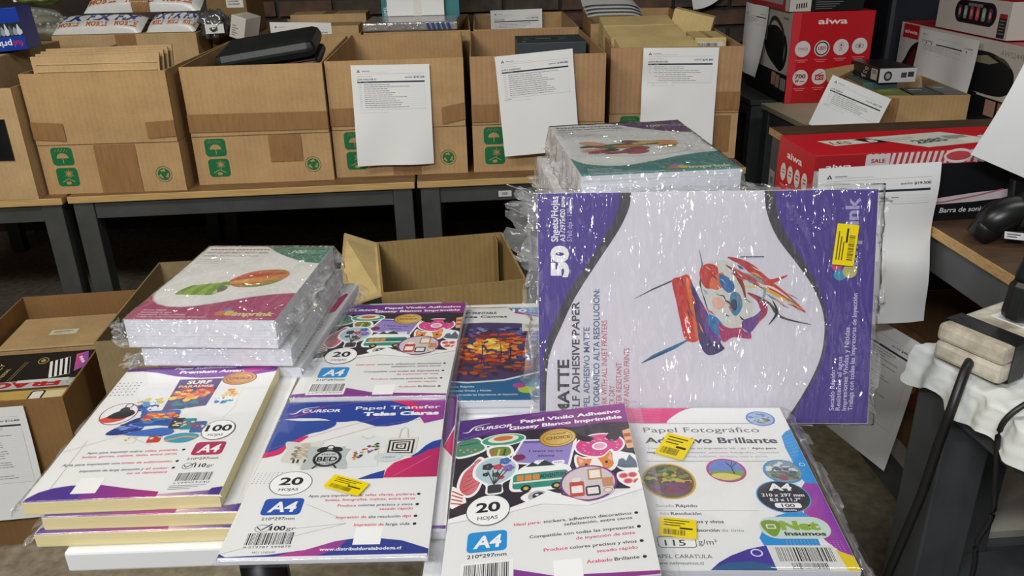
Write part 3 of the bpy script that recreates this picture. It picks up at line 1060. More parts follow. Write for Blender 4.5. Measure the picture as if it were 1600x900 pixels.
    a.blob([(144, 102), (152, 108), (164, 109), (174, 107), (182, 98), (185, 112), (181, 128), (164, 134), (148, 128), (143, 114)], '#e08a3c')
    a.poly([(145, 104), (151, 112), (146, 118)], '#e9b2a0')
    a.poly([(182, 101), (178, 112), (183, 117)], '#e9b2a0')
    a.blob([(160, 110), (167, 110), (172, 132), (164, 135), (156, 132)], '#f4efe6')
    a.ell(153, 119, 1.8, 2.2, BK)
    a.ell(176, 118, 1.8, 2.2, BK)
    # mountains, pink flowers, corner shapes
    a.blob([(186, 100), (200, 104), (210, 112), (210, 140), (192, 136), (184, 120)], W_)
    a.poly([(187, 128), (192, 108), (198, 120), (203, 108), (209, 122), (209, 134), (194, 132)], '#5f6f80')
    a.poly([(192, 108), (195, 114), (190, 116)], '#eef2f5')
    a.blob([(186, 140), (198, 138), (209, 142), (209, 168), (196, 166), (186, 154)], W_)
    for x, y in ((192, 146), (202, 146), (196, 156), (206, 158)):
        a.ell(x, y, 5.4, 5, '#e0c060')
        a.ell(x, y, 4.2, 3.8, '#d8468a')
    a.poly([(200, 60), (209.5, 56), (209.5, 96), (202, 96)], '#e3b489')
    a.rect(201, 66, 8, 7, '#c2552f')
    a.rect(202, 80, 7, 6, '#c2552f')
    a.blob([(0, 134), (14, 150), (18, 166), (8, 172), (0, 168)], W_)
    for i in range(4):
        a.line([(1, 142 + i * 7), (14, 152 + i * 5)], 2, '#c2453c')
    a.blob([(0, 178), (20, 164), (40, 166), (20, 186)], '#3b2b33')
    a.ell(26, 174, 5, 5, '#c7a24a')
    # astronaut
    a.blob([(78, 166), (92, 156), (108, 158), (118, 168), (100, 172), (88, 176)], W_)
    a.ell(97, 166, 11, 9, '#b9b6bc')
    a.ell(98, 166, 7, 6, '#2a2a30')
    a.ell(96, 164, 2, 1.6, '#e7e7ea')
    a.text('S', 122, 128, 172, 9, '#2a2a30', 0.04)
    # product oval
    a.ell(153, 152, 31.5, 31, '#7a2b84')
    a.ell(153, 152, 29, 28.5, '#d3c8cc')
    a.rr(132, 148, 16, 26, 3, '#c4463e')
    a.rr(135, 142, 10, 7, 2, '#e8e0dc')
    a.rect(134, 156, 12, 12, '#f0ecea')
    a.rr(149, 158, 16, 17, 3, '#2c2c30')
    a.rect(151, 161, 12, 11, '#e8e4e2')
    a.rr(153, 128, 16, 20, 1.5, '#b98a5a')
    a.rect(155, 131, 12, 14, '#efe8de')
    a.ell(173, 168, 6.5, 6, '#e4d9cc')
    a.ring(173, 168, 5, 4.6, 0.8, '#7a5a4a')
    a.rect(168, 146, 12, 16, '#c78f6a')
    # white lower half edge shapes
    a.poly([(0, 190), (18, 184), (40, 177), (66, 182), (90, 171), (108, 160), (122, 168), (152, 186), (196, 170), (210, 152), (210, 172), (150, 190), (100, 180), (60, 190), (0, 197)], '#efeff1')
    # head band
    a.poly([(0, 0), (210, 0), (210, 42), (180, 38), (150, 41), (110, 38), (60, 37), (30, 40), (0, 46)], '#4a2c80', '#8c2b84')
    a.line([(0, 44), (40, 30), (90, 8), (120, 0.5)], 1.2, '#7b58b8')
    a.poly([(150, 0), (210, 0), (210, 30), (185, 22)], '#8e2f8a')
    cursor_logo(a, 20, 26, 48)
    a.text('Papel Vinilo Adhesivo', 78, 203, 20, 7.2, W_, 0.035)
    a.text('Glossy Blanco Imprimible', 64, 203, 33, 7.2, W_, 0.035)
    # medal
    a.ell(123, 60, 22.5, 19, '#8a6420')
    a.ell(123, 60, 21, 17.6, '#c79a3c', '#e3c675')
    a.ring(123, 60, 18, 15, 0.9, '#8a6420')
    a.text('CHOICE', 109, 138, 63, 6, '#7a5418', 0.03)
    a.text('PREMIUM', 114, 133, 53, 2.6, '#7a5418', 0.02)
    count_badge(a, 43, 181, 24, 25, '20')
    a4_badge(a, 23, 214, 41, 30, '#1d8fd6')
    a.text('210*297mm', 24, 64, 252, 5.2, '#2a2a30', 0.015)
    barcode(a, 22, 261, 46, 22, code_seed, 'LVPA34020')
    bullets(a, [
        (210, 4.6, [('Ideal para:', 71, 99, PK), ('stickers, adhesivos decorativos', 102, 193, BK)], 1),
        (217, 4.4, [('señalización, entre otros', 123, 193, BK)], 0),
        (231, 4.6, [('Compatible con todas las impresoras', 87, 193, BK)], 1),
        (239.5, 4.4, [('de inyección de tinta', 134, 193, PK)], 0),
        (252, 4.6, [('Produce', 101, 125, PK), ('colores precisos y vivos', 127, 193, BK)], 1),
        (260.5, 4.4, [('secado rápido', 153, 193, PK)], 0),
        (274, 4.6, [('Acabado', 142, 167, PK), ('Brillante', 169, 193, BK)], 1)], 198)
    a.rect(110, 266, 28, 26, '#f6f6f8')
    a.poly([(0, 297), (0, 288), (50, 280), (70, 272), (110, 286), (210, 292), (210, 297)], '#7a3a94', '#8c2b84')
    a.rect(19, 258, 52, 32, '#efeff1')
    barcode(a, 22, 261, 46, 20, code_seed, 'LVPA34020', box=False)
    a.rect(110, 266, 28, 26, '#f6f6f8')
    return a


# ---- transfer paper cover
def transfer_art():
    a = Art(210, 297)
    B_, P_ = '#1d3f9e', '#d0246a'
    a.poly([(0, 0), (210, 0), (210, 27)] + [(195, 34), (178, 43), (165, 54), (153, 59), (140, 62), (127, 62), (112, 54), (99, 48), (86, 50), (73, 50), (60, 43), (50, 40), (25, 39), (10, 41), (0, 44)], B_)
    a.blob([(0, 46), (30, 46), (60, 46), (74, 50), (73, 60), (60, 70), (47, 75), (34, 86), (22, 100), (10, 112), (2, 116), (0, 100)], '#26479f')
    a.blob([(0, 124), (10, 122), (21, 116), (26, 100), (38, 93), (46, 80), (38, 82), (28, 92), (18, 104), (8, 112), (0, 114)], P_)
    a.poly([(136, 0), (210, 0), (210, 27), (212, 48), (186, 57), (180, 44), (172, 26), (155, 10)], '#b02e86', '#8f3a98')
    a.poly([(136, 0.5), (160, 0.5), (172, 12), (180, 30), (174, 32), (160, 14)], '#d0246a')
    for p in ([(0, 30), (60, 10), (120, 0)], [(0, 110), (70, 70), (150, 30)], [(60, 95), (130, 60), (210, 40)]):
        a.line(p, 0.5, '#c84a88')
    cursor_logo(a, 25, 26, 50)
    a.line([(8, 40), (30, 30), (60, 8)], 2.0, '#d0246a', taper=True)
    a.text('Papel Transfer', 94, 204, 22, 8.0, W_, 0.012)
    a.text('Telas Claras', 106, 203, 37, 8.6, W_, 0.05)
    # cushions, shirt, bag
    a.blob([(22, 92), (44, 95), (67, 93), (64, 118), (60, 146), (42, 138), (24, 132), (26, 112)], '#d8d6d2')
    b0 = a.top(30, 95, 62, 135)
    for i in range(28):
        a.ell(36 + (i * 7) % 22, 104 + (i * 5) % 24, 3.0, 2.6, ['#b7aa98', '#8d8378', '#c8bba8'][i % 3], n=8, lay=b0 + i * 0.05)
    a.ell(47, 100, 6, 5, '#c8bba8')
    for x in (38, 43, 51, 56):
        a.rect(x, 129, 2.6, 7, '#3a3632')
    a.blob([(52, 104), (76, 108), (101, 104), (99, 126), (104, 149), (78, 145), (51, 149), (55, 126)], '#b9c1c2')
    a.ell(78, 128, 17, 17, BK)
    a.ell(78, 128, 13.5, 13.5, '#c5cccc')
    a.text('BED', 66, 90, 134, 9, BK, 0.03)
    a.text('STAY IN', 70, 86, 122, 3.4, BK, 0.02)
    a.text('ALL DAY', 69, 87, 140, 3.6, BK, 0.02)
    a.ell(69, 110, 7, 4.5, BK, rot=-0.5)
    a.ell(87, 110, 7, 4.5, BK, rot=0.5)
    a.ring(78, 106, 5, 4.5, 1.3, BK)
    a.line([(68, 142), (64, 148)], 2.2, BK)
    a.line([(88, 142), (92, 148)], 2.2, BK)
    a.poly([(95, 87), (112, 83), (120, 88), (128, 83), (147, 92), (143, 107), (136, 108), (139, 146), (104, 147), (105, 111), (96, 108)], '#dfe3e6')
    a.line([(112, 84), (120, 90), (128, 84)], 1.4, '#b6bcc2')
    rnd = random.Random(5)
    b0 = a.top(100, 90, 142, 140)
    for i in range(26):
        x, y = 109 + rnd.uniform(0, 26), 0
        y = 124 - (x - 109) * 0.8 + rnd.uniform(-7, 9)
        c = ['#2a4aa0', '#d8b02a', '#c03a4a', '#2f8a60', '#d06a2a', '#26222a'][i % 6]
        a.ell(x, y, 2.6, 1.7, c, n=8, rot=rnd.uniform(-1, 1), lay=b0 + i * 0.05)
    a.poly([(145, 89), (182, 87), (180, 128), (143, 122)], '#dedbd6')
    a.line([(158, 90), (159, 70), (163, 66), (167, 70), (169, 89)], 1.6, '#cfcac2')
    for i, c in enumerate((BK, '#e6e3de', BK, '#e6e3de', BK, '#e6e3de', BK)):
        k = i * 2.3
        a.poly([(147 + k, 93.5 + k * 0.95), (178 - k, 92.5 + k * 0.95), (177.5 - k, 122 - k * 0.95), (147 + k, 120.5 - k * 0.95)], c)
    a.blob([(136, 122), (152, 120), (166, 124), (162, 134), (146, 138), (134, 132)], '#ccd6d8')
    a.text('relax', 143, 158, 130, 4, '#6a8088', 0.0, 0.3)
    # right blobs
    a.poly([(210, 94)] + [(200, 98), (192, 106), (184, 120), (176, 128), (182, 130), (196, 118), (210, 112)], B_)
    a.poly([(210, 110), (196, 116), (184, 127), (170, 133), (158, 140), (151, 152), (149, 168), (210, 168)], P_, '#b02060')
    a.poly([(149, 153), (134, 160), (119, 169.5), (149, 168.5)], B_)
    a.line([(160, 166), (200, 128)], 0.5, '#e88ab0')
    for j in range(6):
        for i in range(7):
            a.ell(4 + i * 4.6 - j * 0.4, 154 + j * 3.8, 0.7, 0.7, '#6a6f96', n=6, lay=1)
    count_badge(a, 46, 174, 24, 22, '20')
    a4_badge(a, 25, 201, 43, 28, '#1f4fae')
    a.text('210*297mm', 29, 64, 237, 4.6, '#2a2a30', 0.012)
    a.ring(34, 250, 8, 6, 0.7, '#55555c')
    a.line([(28, 248), (33, 253), (43, 243)], 1.6, BK)
    a.text('100', 42, 58, 253.5, 7, BK, 0.03)
    a.text('gr', 59, 69, 253.5, 6, '#3a3a40')
    barcode(a, 22, 257, 48, 18, 21, '9 219787 599879', box=False)
    a.text('SKU 1242640', 33, 56, 287.5, 2.8, '#4a4a50')
    D = '#23306a'
    bullets(a, [
        (200, 4.4, [('Apto para imprimir sobre:', 71, 131, D), ('telas claras, poleras,', 133, 189, PK)], 1),
        (207.5, 4.4, [('bolsas, fotografías, cojines, entre otros', 91, 189, PK)], 0),
        (217.5, 4.4, [('Produce', 106, 126, PK), ('colores precisos y vivos', 128, 187, D)], 1),
        (224.5, 4.4, [('secado rápido', 152, 188, PK)], 0),
        (237, 4.4, [('Impresión de', 108, 140, PK), ('alta resolución', 142, 176, D), ('dpi', 178, 187, PK)], 1),
        (249.5, 4.4, [('Impresión de', 129, 160, PK), ('larga vida', 162, 187, D)], 1)], 192)
    a.poly([(0, 297), (0, 287), (8, 292), (50, 290), (86, 284), (114, 272), (134, 268), (159, 269), (182, 273), (210, 286), (210, 297)], '#2a3f9c', '#28388c')
    a.poly([(50, 296.5), (66, 289), (86, 284), (114, 272), (126, 270), (118, 284), (96, 294)], '#c23a86', '#8a3a98')
    a.rect(132, 251, 28, 27, '#f4f4f6')
    a.text('www.distribuidoralabodega.cl', 100, 182, 286, 4.6, W_, 0.02)
    a.rect(1, 293, 208, 3.5, '#e8e8ec')
    a.line([(72, 212), (104, 231), (120, 245), (0, 288)], 0.4, '#9a9aa2')
    a.line([(120, 245), (60, 252)], 0.4, '#9a9aa2')
    return a


# ---- glossy photo paper cover
def photo_art():
    a = Art(210, 297)
    a.poly([(0, 0), (98, 0), (90, 3), (80, 10), (70, 20), (62, 30), (60, 36), (0, 36)], '#d4287a')
    for i in range(9):
        a.line([(2, 6 + i * 3.6), (60 - i * 1.0, 2 + i * 3.8)], 0.5, '#ec7fae')
    a.rect(26, 36.5, 168, 1.0, '#8a8d90')
    a.rect(26, 117, 170, 1.0, '#8a8d90')
    a.text('Papel Fotográfico', 29, 171, 57, 11.5, '#55585c')
    a.text('Adhesivo Brillante', 28, 187, 80, 12, '#33363a', 0.025)
    a.text('Compatible con todas las impresoras Ink - jet /', 30, 150, 93, 4.2, '#6a6d72')
    a.text('Apto para', 153, 182, 93, 4.2, '#33363a', 0.02)
    a.text('imprimir dípticos, volantes, carátulas, fotografías, recuerdos', 28, 183, 101.5, 4.0, '#8a8d92')
    a.text('impri', 28, 44, 101.5, 4.2, '#33363a', 0.02)
    a.text('trípticos, folletos, stickers, entre otros', 62, 167, 109.5, 4.0, '#9a9da2')
    # right swirl
    a.poly([(210, 50), (202, 56), (195, 66), (193, 90), (194, 115), (193, 143), (197, 160), (210, 164)], '#1f8fd8')
    for i in range(7):
        a.line([(196, 70 + i * 6), (208, 62 + i * 7)], 0.7, '#56b2ea')
    a.poly([(210, 160), (196, 158), (188, 170), (182, 200), (178, 225), (190, 255), (200, 272), (210, 276)], '#b0369a', '#8a3ba8')
    a.poly([(126, 262), (124, 250), (134, 230), (150, 215), (176, 205), (184, 215), (182, 262)], '#2090d8')
    for c, (cx, cy, rx, ry) in (('#5a78c8', (179, 26, 18, 17)),):
        a.ell(cx, cy, rx, ry, c)
        a.ell(cx, cy, rx - 2, ry - 2, '#9ab4d8')
        a.splat(cx, cy, rx - 3, ry - 3, [('#5d7fb8', -0.9, -0.1), ('#8a8a68', 0.1, 0.8), ('#c0c8d0', -0.5, 0.3), ('#6a5f58', 0.0, 0.5)], 30, 4, 0.22, lay=4)
    a.ell(46, 155, 30, 33, '#c9a838')
    a.ell(46, 155, 27.5, 30.5, '#6a5a4a')
    a.splat(46, 155, 27, 30, [('#7a8f4a', -0.9, -0.1), ('#5a4060', 0.0, 0.9), ('#8a3a40', -0.2, 0.7), ('#b8b050', -0.6, 0.1), ('#3f5a3a', -0.9, 0.2), ('#6a4a7a', 0.2, 0.9)], 90, 6, 0.2, lay=4)
    a.ell(114, 135, 22.5, 22.5, '#b8328a')
    a.ell(114, 135, 20, 20, '#6d86cc')
    a.ell(114, 135, 20, 20, '#78a03c', a0=5, a1=175)
    a.blob([(96, 144), (108, 140), (124, 144), (128, 148), (114, 154), (100, 150)], '#d8c878')
    a.line([(122, 142), (121, 128), (116, 120)], 1.6, '#3a3436')
    a.line([(121, 130), (128, 121)], 1.2, '#3a3436')
    a.line([(121, 126), (124, 118)], 0.9, '#3a3436')
    a.ell(178, 137, 22.5, 22.5, '#2a90d0')
    a.ell(178, 137, 20, 20, '#8a98a0')
    a.splat(178, 137, 19, 19, [('#d6dadd', -0.9, 0.0), ('#5a6f50', 0.0, 0.8), ('#a05070', 0.1, 0.9), ('#46607a', -0.4, 0.3), ('#7a8a70', 0.0, 0.7)], 80, 8, 0.2, lay=4)
    a.ring(203, 124, 3.4, 3.4, 1.0, '#bfe2f4')
    a.ell(166, 183, 29, 28, '#3a9ad6')
    a.ell(166, 183, 27.6, 26.6, '#26282c')
    a.text('A4', 153, 179, 172, 12, W_, 0.04)
    a.text('210 x 297 mm', 143, 189, 183, 5.4, W_, 0.02)
    a.text('8,3 x 11,7"', 150, 183, 191, 5.4, W_, 0.02)
    a.rr(153, 194, 28, 8.4, 3, W_)
    a.text('100', 160, 174, 201, 5.6, BK, 0.02)
    a.text('Sheets', 160, 174, 207, 3.4, W_, 0.01)
    k = '#3c3f44'
    for y, t_ in ((201, [('Secado', 26, 45, 0), ('Rápido', 47, 70, 1)]), (214, [('Alta', 28, 38, 0), ('Resolución', 40, 72, 1)]), (227, [('Colores', 26, 46, 0), ('precisos y vivos', 48, 93, 1)]), (240.5, [('Alta', 46, 58, 0), ('absorción', 60, 86, 1), ('de tinta', 88, 111, 0)])):
        for s_, x0, x1, b_ in t_:
            a.text(s_, x0, x1, y, 4.8, k if b_ else '#8a8d92', 0.022 if b_ else 0)
    a.rect(24, 206.5, 110, 0.6, '#b9bcc0')
    a.rr(20, 248, 39, 17, 4, '#3c3f44')
    a.rr(20.8, 248.8, 37.4, 15.4, 3.4, '#efeff0')
    a.text('115', 27, 48, 262, 9, k, 0.01)
    a.text('g/m²', 61, 80, 260, 8, k, 0.0)
    a.text('PAPEL CARATULA', 13, 71, 280, 5.6, '#5a5d62', 0.005)
    a.text('www.netinsumos.cl', 13, 61, 289, 4.6, '#5a5d62', 0.005)
    a.poly([(66, 297), (76, 286), (90, 276), (108, 267), (124, 262), (160, 262), (182, 266), (182, 297)], '#3c2c90', '#4a3aa8')
    a.poly([(66, 297), (84, 286), (108, 284), (130, 290), (130, 297)], '#2a5a8a')
    a.poly([(182, 262), (196, 268), (209.5, 276), (209.5, 297), (180, 297)], '#e2c81c')
    for j in range(6):
        for i in range(16):
            a.ell(150 + i * 3.6, 254 + j * 2.8, 0.55, 0.55, '#cfa6e4', n=6, lay=5)
    a.ring(116, 272, 6, 5.5, 1.4, '#dfe6ff')
    a.rr(128, 217, 72, 34, 16, '#c9d9d2')
    a.blob([(140, 222), (150, 226), (148, 238), (140, 248), (132, 238), (131, 226)], '#7a9a2a')
    a.rr(135, 229, 10, 7, 1.5, '#dfe8d0')
    a.rr(136.5, 230.5, 7, 4, 1, '#7a9a2a')
    a.text('Net', 150, 190, 237, 13, '#8fae3a', 0.06)
    a.text('insumos', 151, 193, 246, 6, '#3a3e38', 0.04)
    a.poly([(128, 261), (194, 261), (198, 296.5), (130, 296.5)], '#dcdcda')
    a.bars(136, 264, 56, 20, seed=31)
    a.bars(146, 286, 36, 9, seed=32)
    return a


def imprink_art(kind):
    """glossy photo pack cover: picture, coloured foot wave, head text"""
    a = Art(210, 297)
    foot, corner = (('#a8326c', '#2f7f6c') if kind == 0 else ('#2b7f7a', '#5d2c70'))
    g = '#8a8a80'
    a.rect(8, 14, 100, 6, '#a86a70' if kind == 0 else '#4a4a4c')
    for i in range(16):
        a.rect(13 + i * 6, 13, 1.8, 8, '#e2e4e2')
    a.text('HIGH GLOSSY INKJET PHOTO PAPER', 8, 112, 36, 8, '#9a6a6e' if kind == 0 else '#3c3c40', 0.02)
    a.text('PAPEL FOTOGRÁFICO', 8, 100, 50, 6, g, 0.01)
    for i in range(3):
        a.text('Alta resolución y brillo intenso', 8, 62 - i * 7, 66 + i * 8, 4, ['#6a8ab0', '#8aa0b8', '#9aa8b4'][i] if kind == 0 else '#a05a5e', 0.0)
    a.poly([(98, 0), (110, 12), (125, 30), (148, 50), (170, 66), (190, 76), (210, 80), (210, 0)], corner)
    a.text('100', 150, 172, 34, 15, '#dfe8e2', 0.02, 0.15)
    a.text('Sheets / Hojas', 174, 206, 26, 6, '#dfe8e2', 0.01)
    a.text('A4 210x297mm', 174, 206, 36, 5, '#dfe8e2', 0.0)
    if kind == 0:
        a.blob([(94, 160), (100, 138), (116, 118), (140, 108), (165, 110), (177, 128), (172, 152), (158, 170), (135, 180), (110, 178)], '#c8462e', '#b9882e')
        a.blob([(96, 158), (118, 148), (145, 140), (176, 126), (172, 140), (150, 154), (118, 164), (100, 168)], '#d8a83a', '#d87a2e')
        a.blob([(110, 176), (140, 168), (170, 148), (160, 166), (138, 180)], '#7f9a3c')
        a.blob([(100, 148), (118, 132), (150, 122), (170, 122), (150, 130), (120, 142)], '#c2362e')
        for i in range(5):
            x = 32 + i * 11
            a.blob([(x, 208), (x + 4, 186 - i * 4), (x + 16, 172 - i * 3), (x + 24, 182 - i * 2), (x + 14, 206)], ['#6f9a24', '#94b83a'][i % 2])
            a.blob([(x + 10, 204), (x + 14, 188 - i * 2), (x + 22, 180 - i * 2), (x + 24, 184 - i), (x + 16, 202)], '#c9d890')
        a.blob([(86, 176), (98, 178), (101, 190), (92, 200)], '#6a6f60')
    else:
        a.ell(102, 165, 82, 46, '#cfd4d8')
        a.ell(102, 165, 76, 41, '#e6e8e8')
        pal = ['#7a3a34', '#4f6a34', '#9a3044', '#d8924a', '#35402c', '#c8b070', '#a84450', '#6a7a3c', '#53302c', '#d0a070']
        rnd = random.Random(12)
        b0 = a.top(20, 110, 190, 210)
        for i in range(26):
            x, y = 102 + rnd.uniform(-58, 58), 158 + rnd.uniform(-32, 30)
            a.ell(x, y, rnd.uniform(12, 26), rnd.uniform(6, 12), pal[i % 10], n=14, rot=rnd.uniform(-0.5, 0.5), lay=b0 + i * 0.05)
    a.poly([(0, 205), (4, 218), (12, 234), (24, 246), (42, 254), (60, 256), (80, 252), (116, 236), (150, 218), (180, 208), (210, 203), (210, 297), (0, 297)], foot, None)
    a.line([(0, 204), (4, 217), (12, 233), (24, 245), (42, 253), (60, 255), (80, 251), (116, 235), (150, 217), (180, 207), (210, 202)], 2.2, '#c9b9c4' if kind == 0 else '#8fb5b0')
    for i, (l, tx) in enumerate(((34, 'Secado Rápido'), (44, 'Resistente al agua'), (66, 'Impresiones Vívidas y Nítidas'), (98, 'Trabaja con todas las Impresoras de Inyección'))):
        a.text(tx, 13, 13 + l, 267 + i * 7.5, 4.2, '#ecdfe6', 0.01)
    a.ell(132, 268, 8, 10, '#7a6ac0')
    a.ell(138, 274, 7, 8, '#d8c23a')
    a.ell(126, 275, 7, 8, '#d0704a')
    a.text('imprink', 144, 202, 283, 13, '#e4dc9a' if kind == 0 else '#d8dcb0', 0.04, 0.15)
    return a


def sublim_art():
    a = Art(210, 297)
    V = '#5a3494'
    a.poly([(0, 0), (210, 0), (210, 22), (180, 30), (141, 33), (109, 34), (74, 27), (45, 15), (23, 9), (0, 9)], V, '#8a3aa0')
    a.text('Papel Sublimación', 66, 150, 8, 6.0, W_, 0.02, 0.2)
    a.text('Premium Amarillo', 76, 180, 20, 7.6, W_, 0.045, 0.1)
    a.poly([(160, 12), (200, 4), (200, 14), (170, 26)], '#c84ab0')
    for j in range(5):
        for i in range(6):
            a.ell(4 + i * 5.6, 41 + j * 8, 1.1, 1.1, '#4a4a78', n=8, lay=1)
    # merch picture
    a.blob([(43, 60), (60, 56), (78, 63), (82, 90), (80, 118), (56, 117), (50, 100), (44, 84)], '#dfe2e8')
    a.splat(64, 96, 17, 26, [('#2a62b0', 0.0, 0.9), ('#d8c04a', -0.5, 0.0), ('#3a8ad0', -0.2, 0.8), ('#1d3a80', 0.3, 0.9), ('#e6e9ee', -0.2, 0.6)], 50, 3, 0.25, lay=4)
    a.poly([(83, 37), (141, 37), (139, 108), (86, 117)], '#54387c')
    a.splat(112, 82, 30, 36, [('#e89a3a', -0.5, 0.2), ('#d85a3a', -0.6, 0.0), ('#f0cc50', -0.4, 0.3), ('#2a7a8a', 0.3, 0.9), ('#1f4a7a', 0.4, 0.9), ('#c03a50', -0.8, -0.2)], 90, 5, 0.2, lay=4)
    a.text('SURF', 96, 128, 50, 9, '#f3ead8', 0.04)
    a.text('PARADISE', 88, 134, 60, 6, '#f0d8b0', 0.03)
    a.poly([(146, 58), (174, 62), (177, 113), (170, 140), (150, 142), (138, 136), (140, 108)], '#e6e7ea')
    a.splat(160, 88, 15, 24, [('#2f9ac0', -0.4, 0.7), ('#e08a3a', -0.8, 0.0), ('#3a70b8', 0.1, 0.8), ('#f0c860', -0.5, 0.1)], 36, 9, 0.22, lay=4)
    a.text('SURF', 146, 176, 96, 8, W_, 0.05)
    a.ell(34, 121, 23, 26, '#8a4a8a')
    a.ell(34, 121, 21.5, 24.5, '#e9eaee')
    a.blob([(14, 134), (30, 124), (48, 122), (44, 136), (26, 142)], '#d8503c')
    a.blob([(22, 128), (30, 116), (46, 112), (54, 122), (44, 132), (28, 132)], '#2c2c32')
    a.ell(38, 112, 6, 7, '#3c3c44')
    a.ring(40, 102, 5, 6, 1.4, '#44444c')
    a.blob([(36, 168), (48, 148), (64, 132), (74, 140), (76, 162), (56, 170)], '#2a3a80')
    a.splat(60, 154, 16, 13, [('#3a62c0', -0.8, 0.8), ('#1d2a60', -0.8, 0.8), ('#7a9ae0', -0.5, 0.5)], 24, 14, 0.3, lay=4)
    a.blob([(64, 120), (88, 117), (110, 118), (112, 136), (116, 155), (92, 152), (68, 152), (66, 136)], '#2a58a8')
    a.splat(90, 135, 24, 16, [('#e8742e', -0.8, 0.2), ('#f0b040', -0.6, 0.4), ('#2a4a9a', 0.1, 0.9), ('#3a8ac0', 0.0, 0.8), ('#c8402c', -0.8, 0.0)], 60, 17, 0.24, lay=5)
    for x, y, c1, c2 in ((70, 178, '#e8e6e2', '#b89a3a'), (100, 178, '#c83a2c', '#2a7a9a'), (116, 150, '#3a3a40', '#d8d4c8'), (130, 152, '#2a8aa0', '#c04030'), (145, 160, '#3a6aa8', '#c03a3a')):
        a.rr(x - 8, y - 13, 16, 25, 3, c1)
        a.splat(x, y, 8, 10, [(c2, -0.7, 0.7), ('#e8d8b0', -0.5, 0.6), (c1, -0.8, 0.8)], 14, int(x), 0.3, lay=8)
    a.blob([(60, 168), (100, 158), (118, 166), (110, 176), (70, 174)], '#3a6ac0')
    a.blob([(112, 180), (130, 172), (152, 178), (140, 192), (118, 190)], '#3a9ac0')
    a.line([(114, 188), (134, 180), (150, 182)], 3, '#e0a040')
    a.ell(164, 39, 23, 18, '#8a5a2a')
    a.ell(164, 39, 21.5, 16.6, '#c0823c', '#dca868')
    a.ring(164, 39, 18, 14, 0.9, '#7a4a1c')
    a.text('CHOICE', 150, 178, 42, 6, '#6a4016', 0.03)
    count_badge(a, 172, 168, 20, 22, '100')
    a4_badge(a, 154, 193, 36, 27, '#b02a5c')
    a.text('210*297mm', 153, 189, 229, 4.6, '#2a2a30', 0.01)
    a.ring(158, 241, 6, 6, 0.7, '#55555c')
    a.line([(154, 239), (157, 244), (166, 235)], 1.5, BK)
    a.text('110', 166, 179, 244, 7, BK, 0.03)
    a.text('gr', 180, 188, 244, 6, '#3a3a40')
    barcode(a, 153, 254, 39, 15, 41, 'LVPPG3240', box=False)
    for i in range(3):
        a.rect(150, 277 + i * 3, 40 - i * 8, 1.0, '#77777f')
    D = '#2a2440'
    bullets(a, [
        (209, 4.6, [('Apto para imprimir sobre:', 31, 96, D), ('telas, poleras,', 98, 137, PK)], 1),
        (217, 4.6, [('bolsas, gorras, cojines, tazas, entre otros', 29, 138, PK)], 0),
        (232, 4.6, [('Apta para impresión con', 13, 78, D), ('tintas de sublimación.', 80, 138, PK)], 1),
        (245, 4.6, [('Impresión de larga duración y', 38, 110, D), ('el color', 112, 138, PK)], 1),
        (252.5, 4.6, [('no se desvanece', 94, 139, PK)], 0)], 143)
    a.line([(20, 180), (20, 290)], 0.5, '#b06a9a')
    a.line([(0, 205), (60, 170), (100, 196)], 0.4, '#a0a0aa')
    a.poly([(0, 297), (2, 290), (10, 280), (23, 273), (40, 269.5), (60, 269), (60, 297)], '#4a2c8c')
    a.poly([(58, 297), (58, 269), (72, 270), (110, 280), (142, 287), (142, 297)], '#7a2c90', '#a82c7c')
    a.poly([(142, 297), (142, 291), (195, 288), (200, 284), (210, 282), (210, 297)], '#d8b0c0', '#4a2c8c')
    a.poly([(196, 297), (198, 284), (210, 282), (210, 297)], '#4a2c8c')
    a.rect(46, 257, 27, 28, '#f1f1f2')
    return a


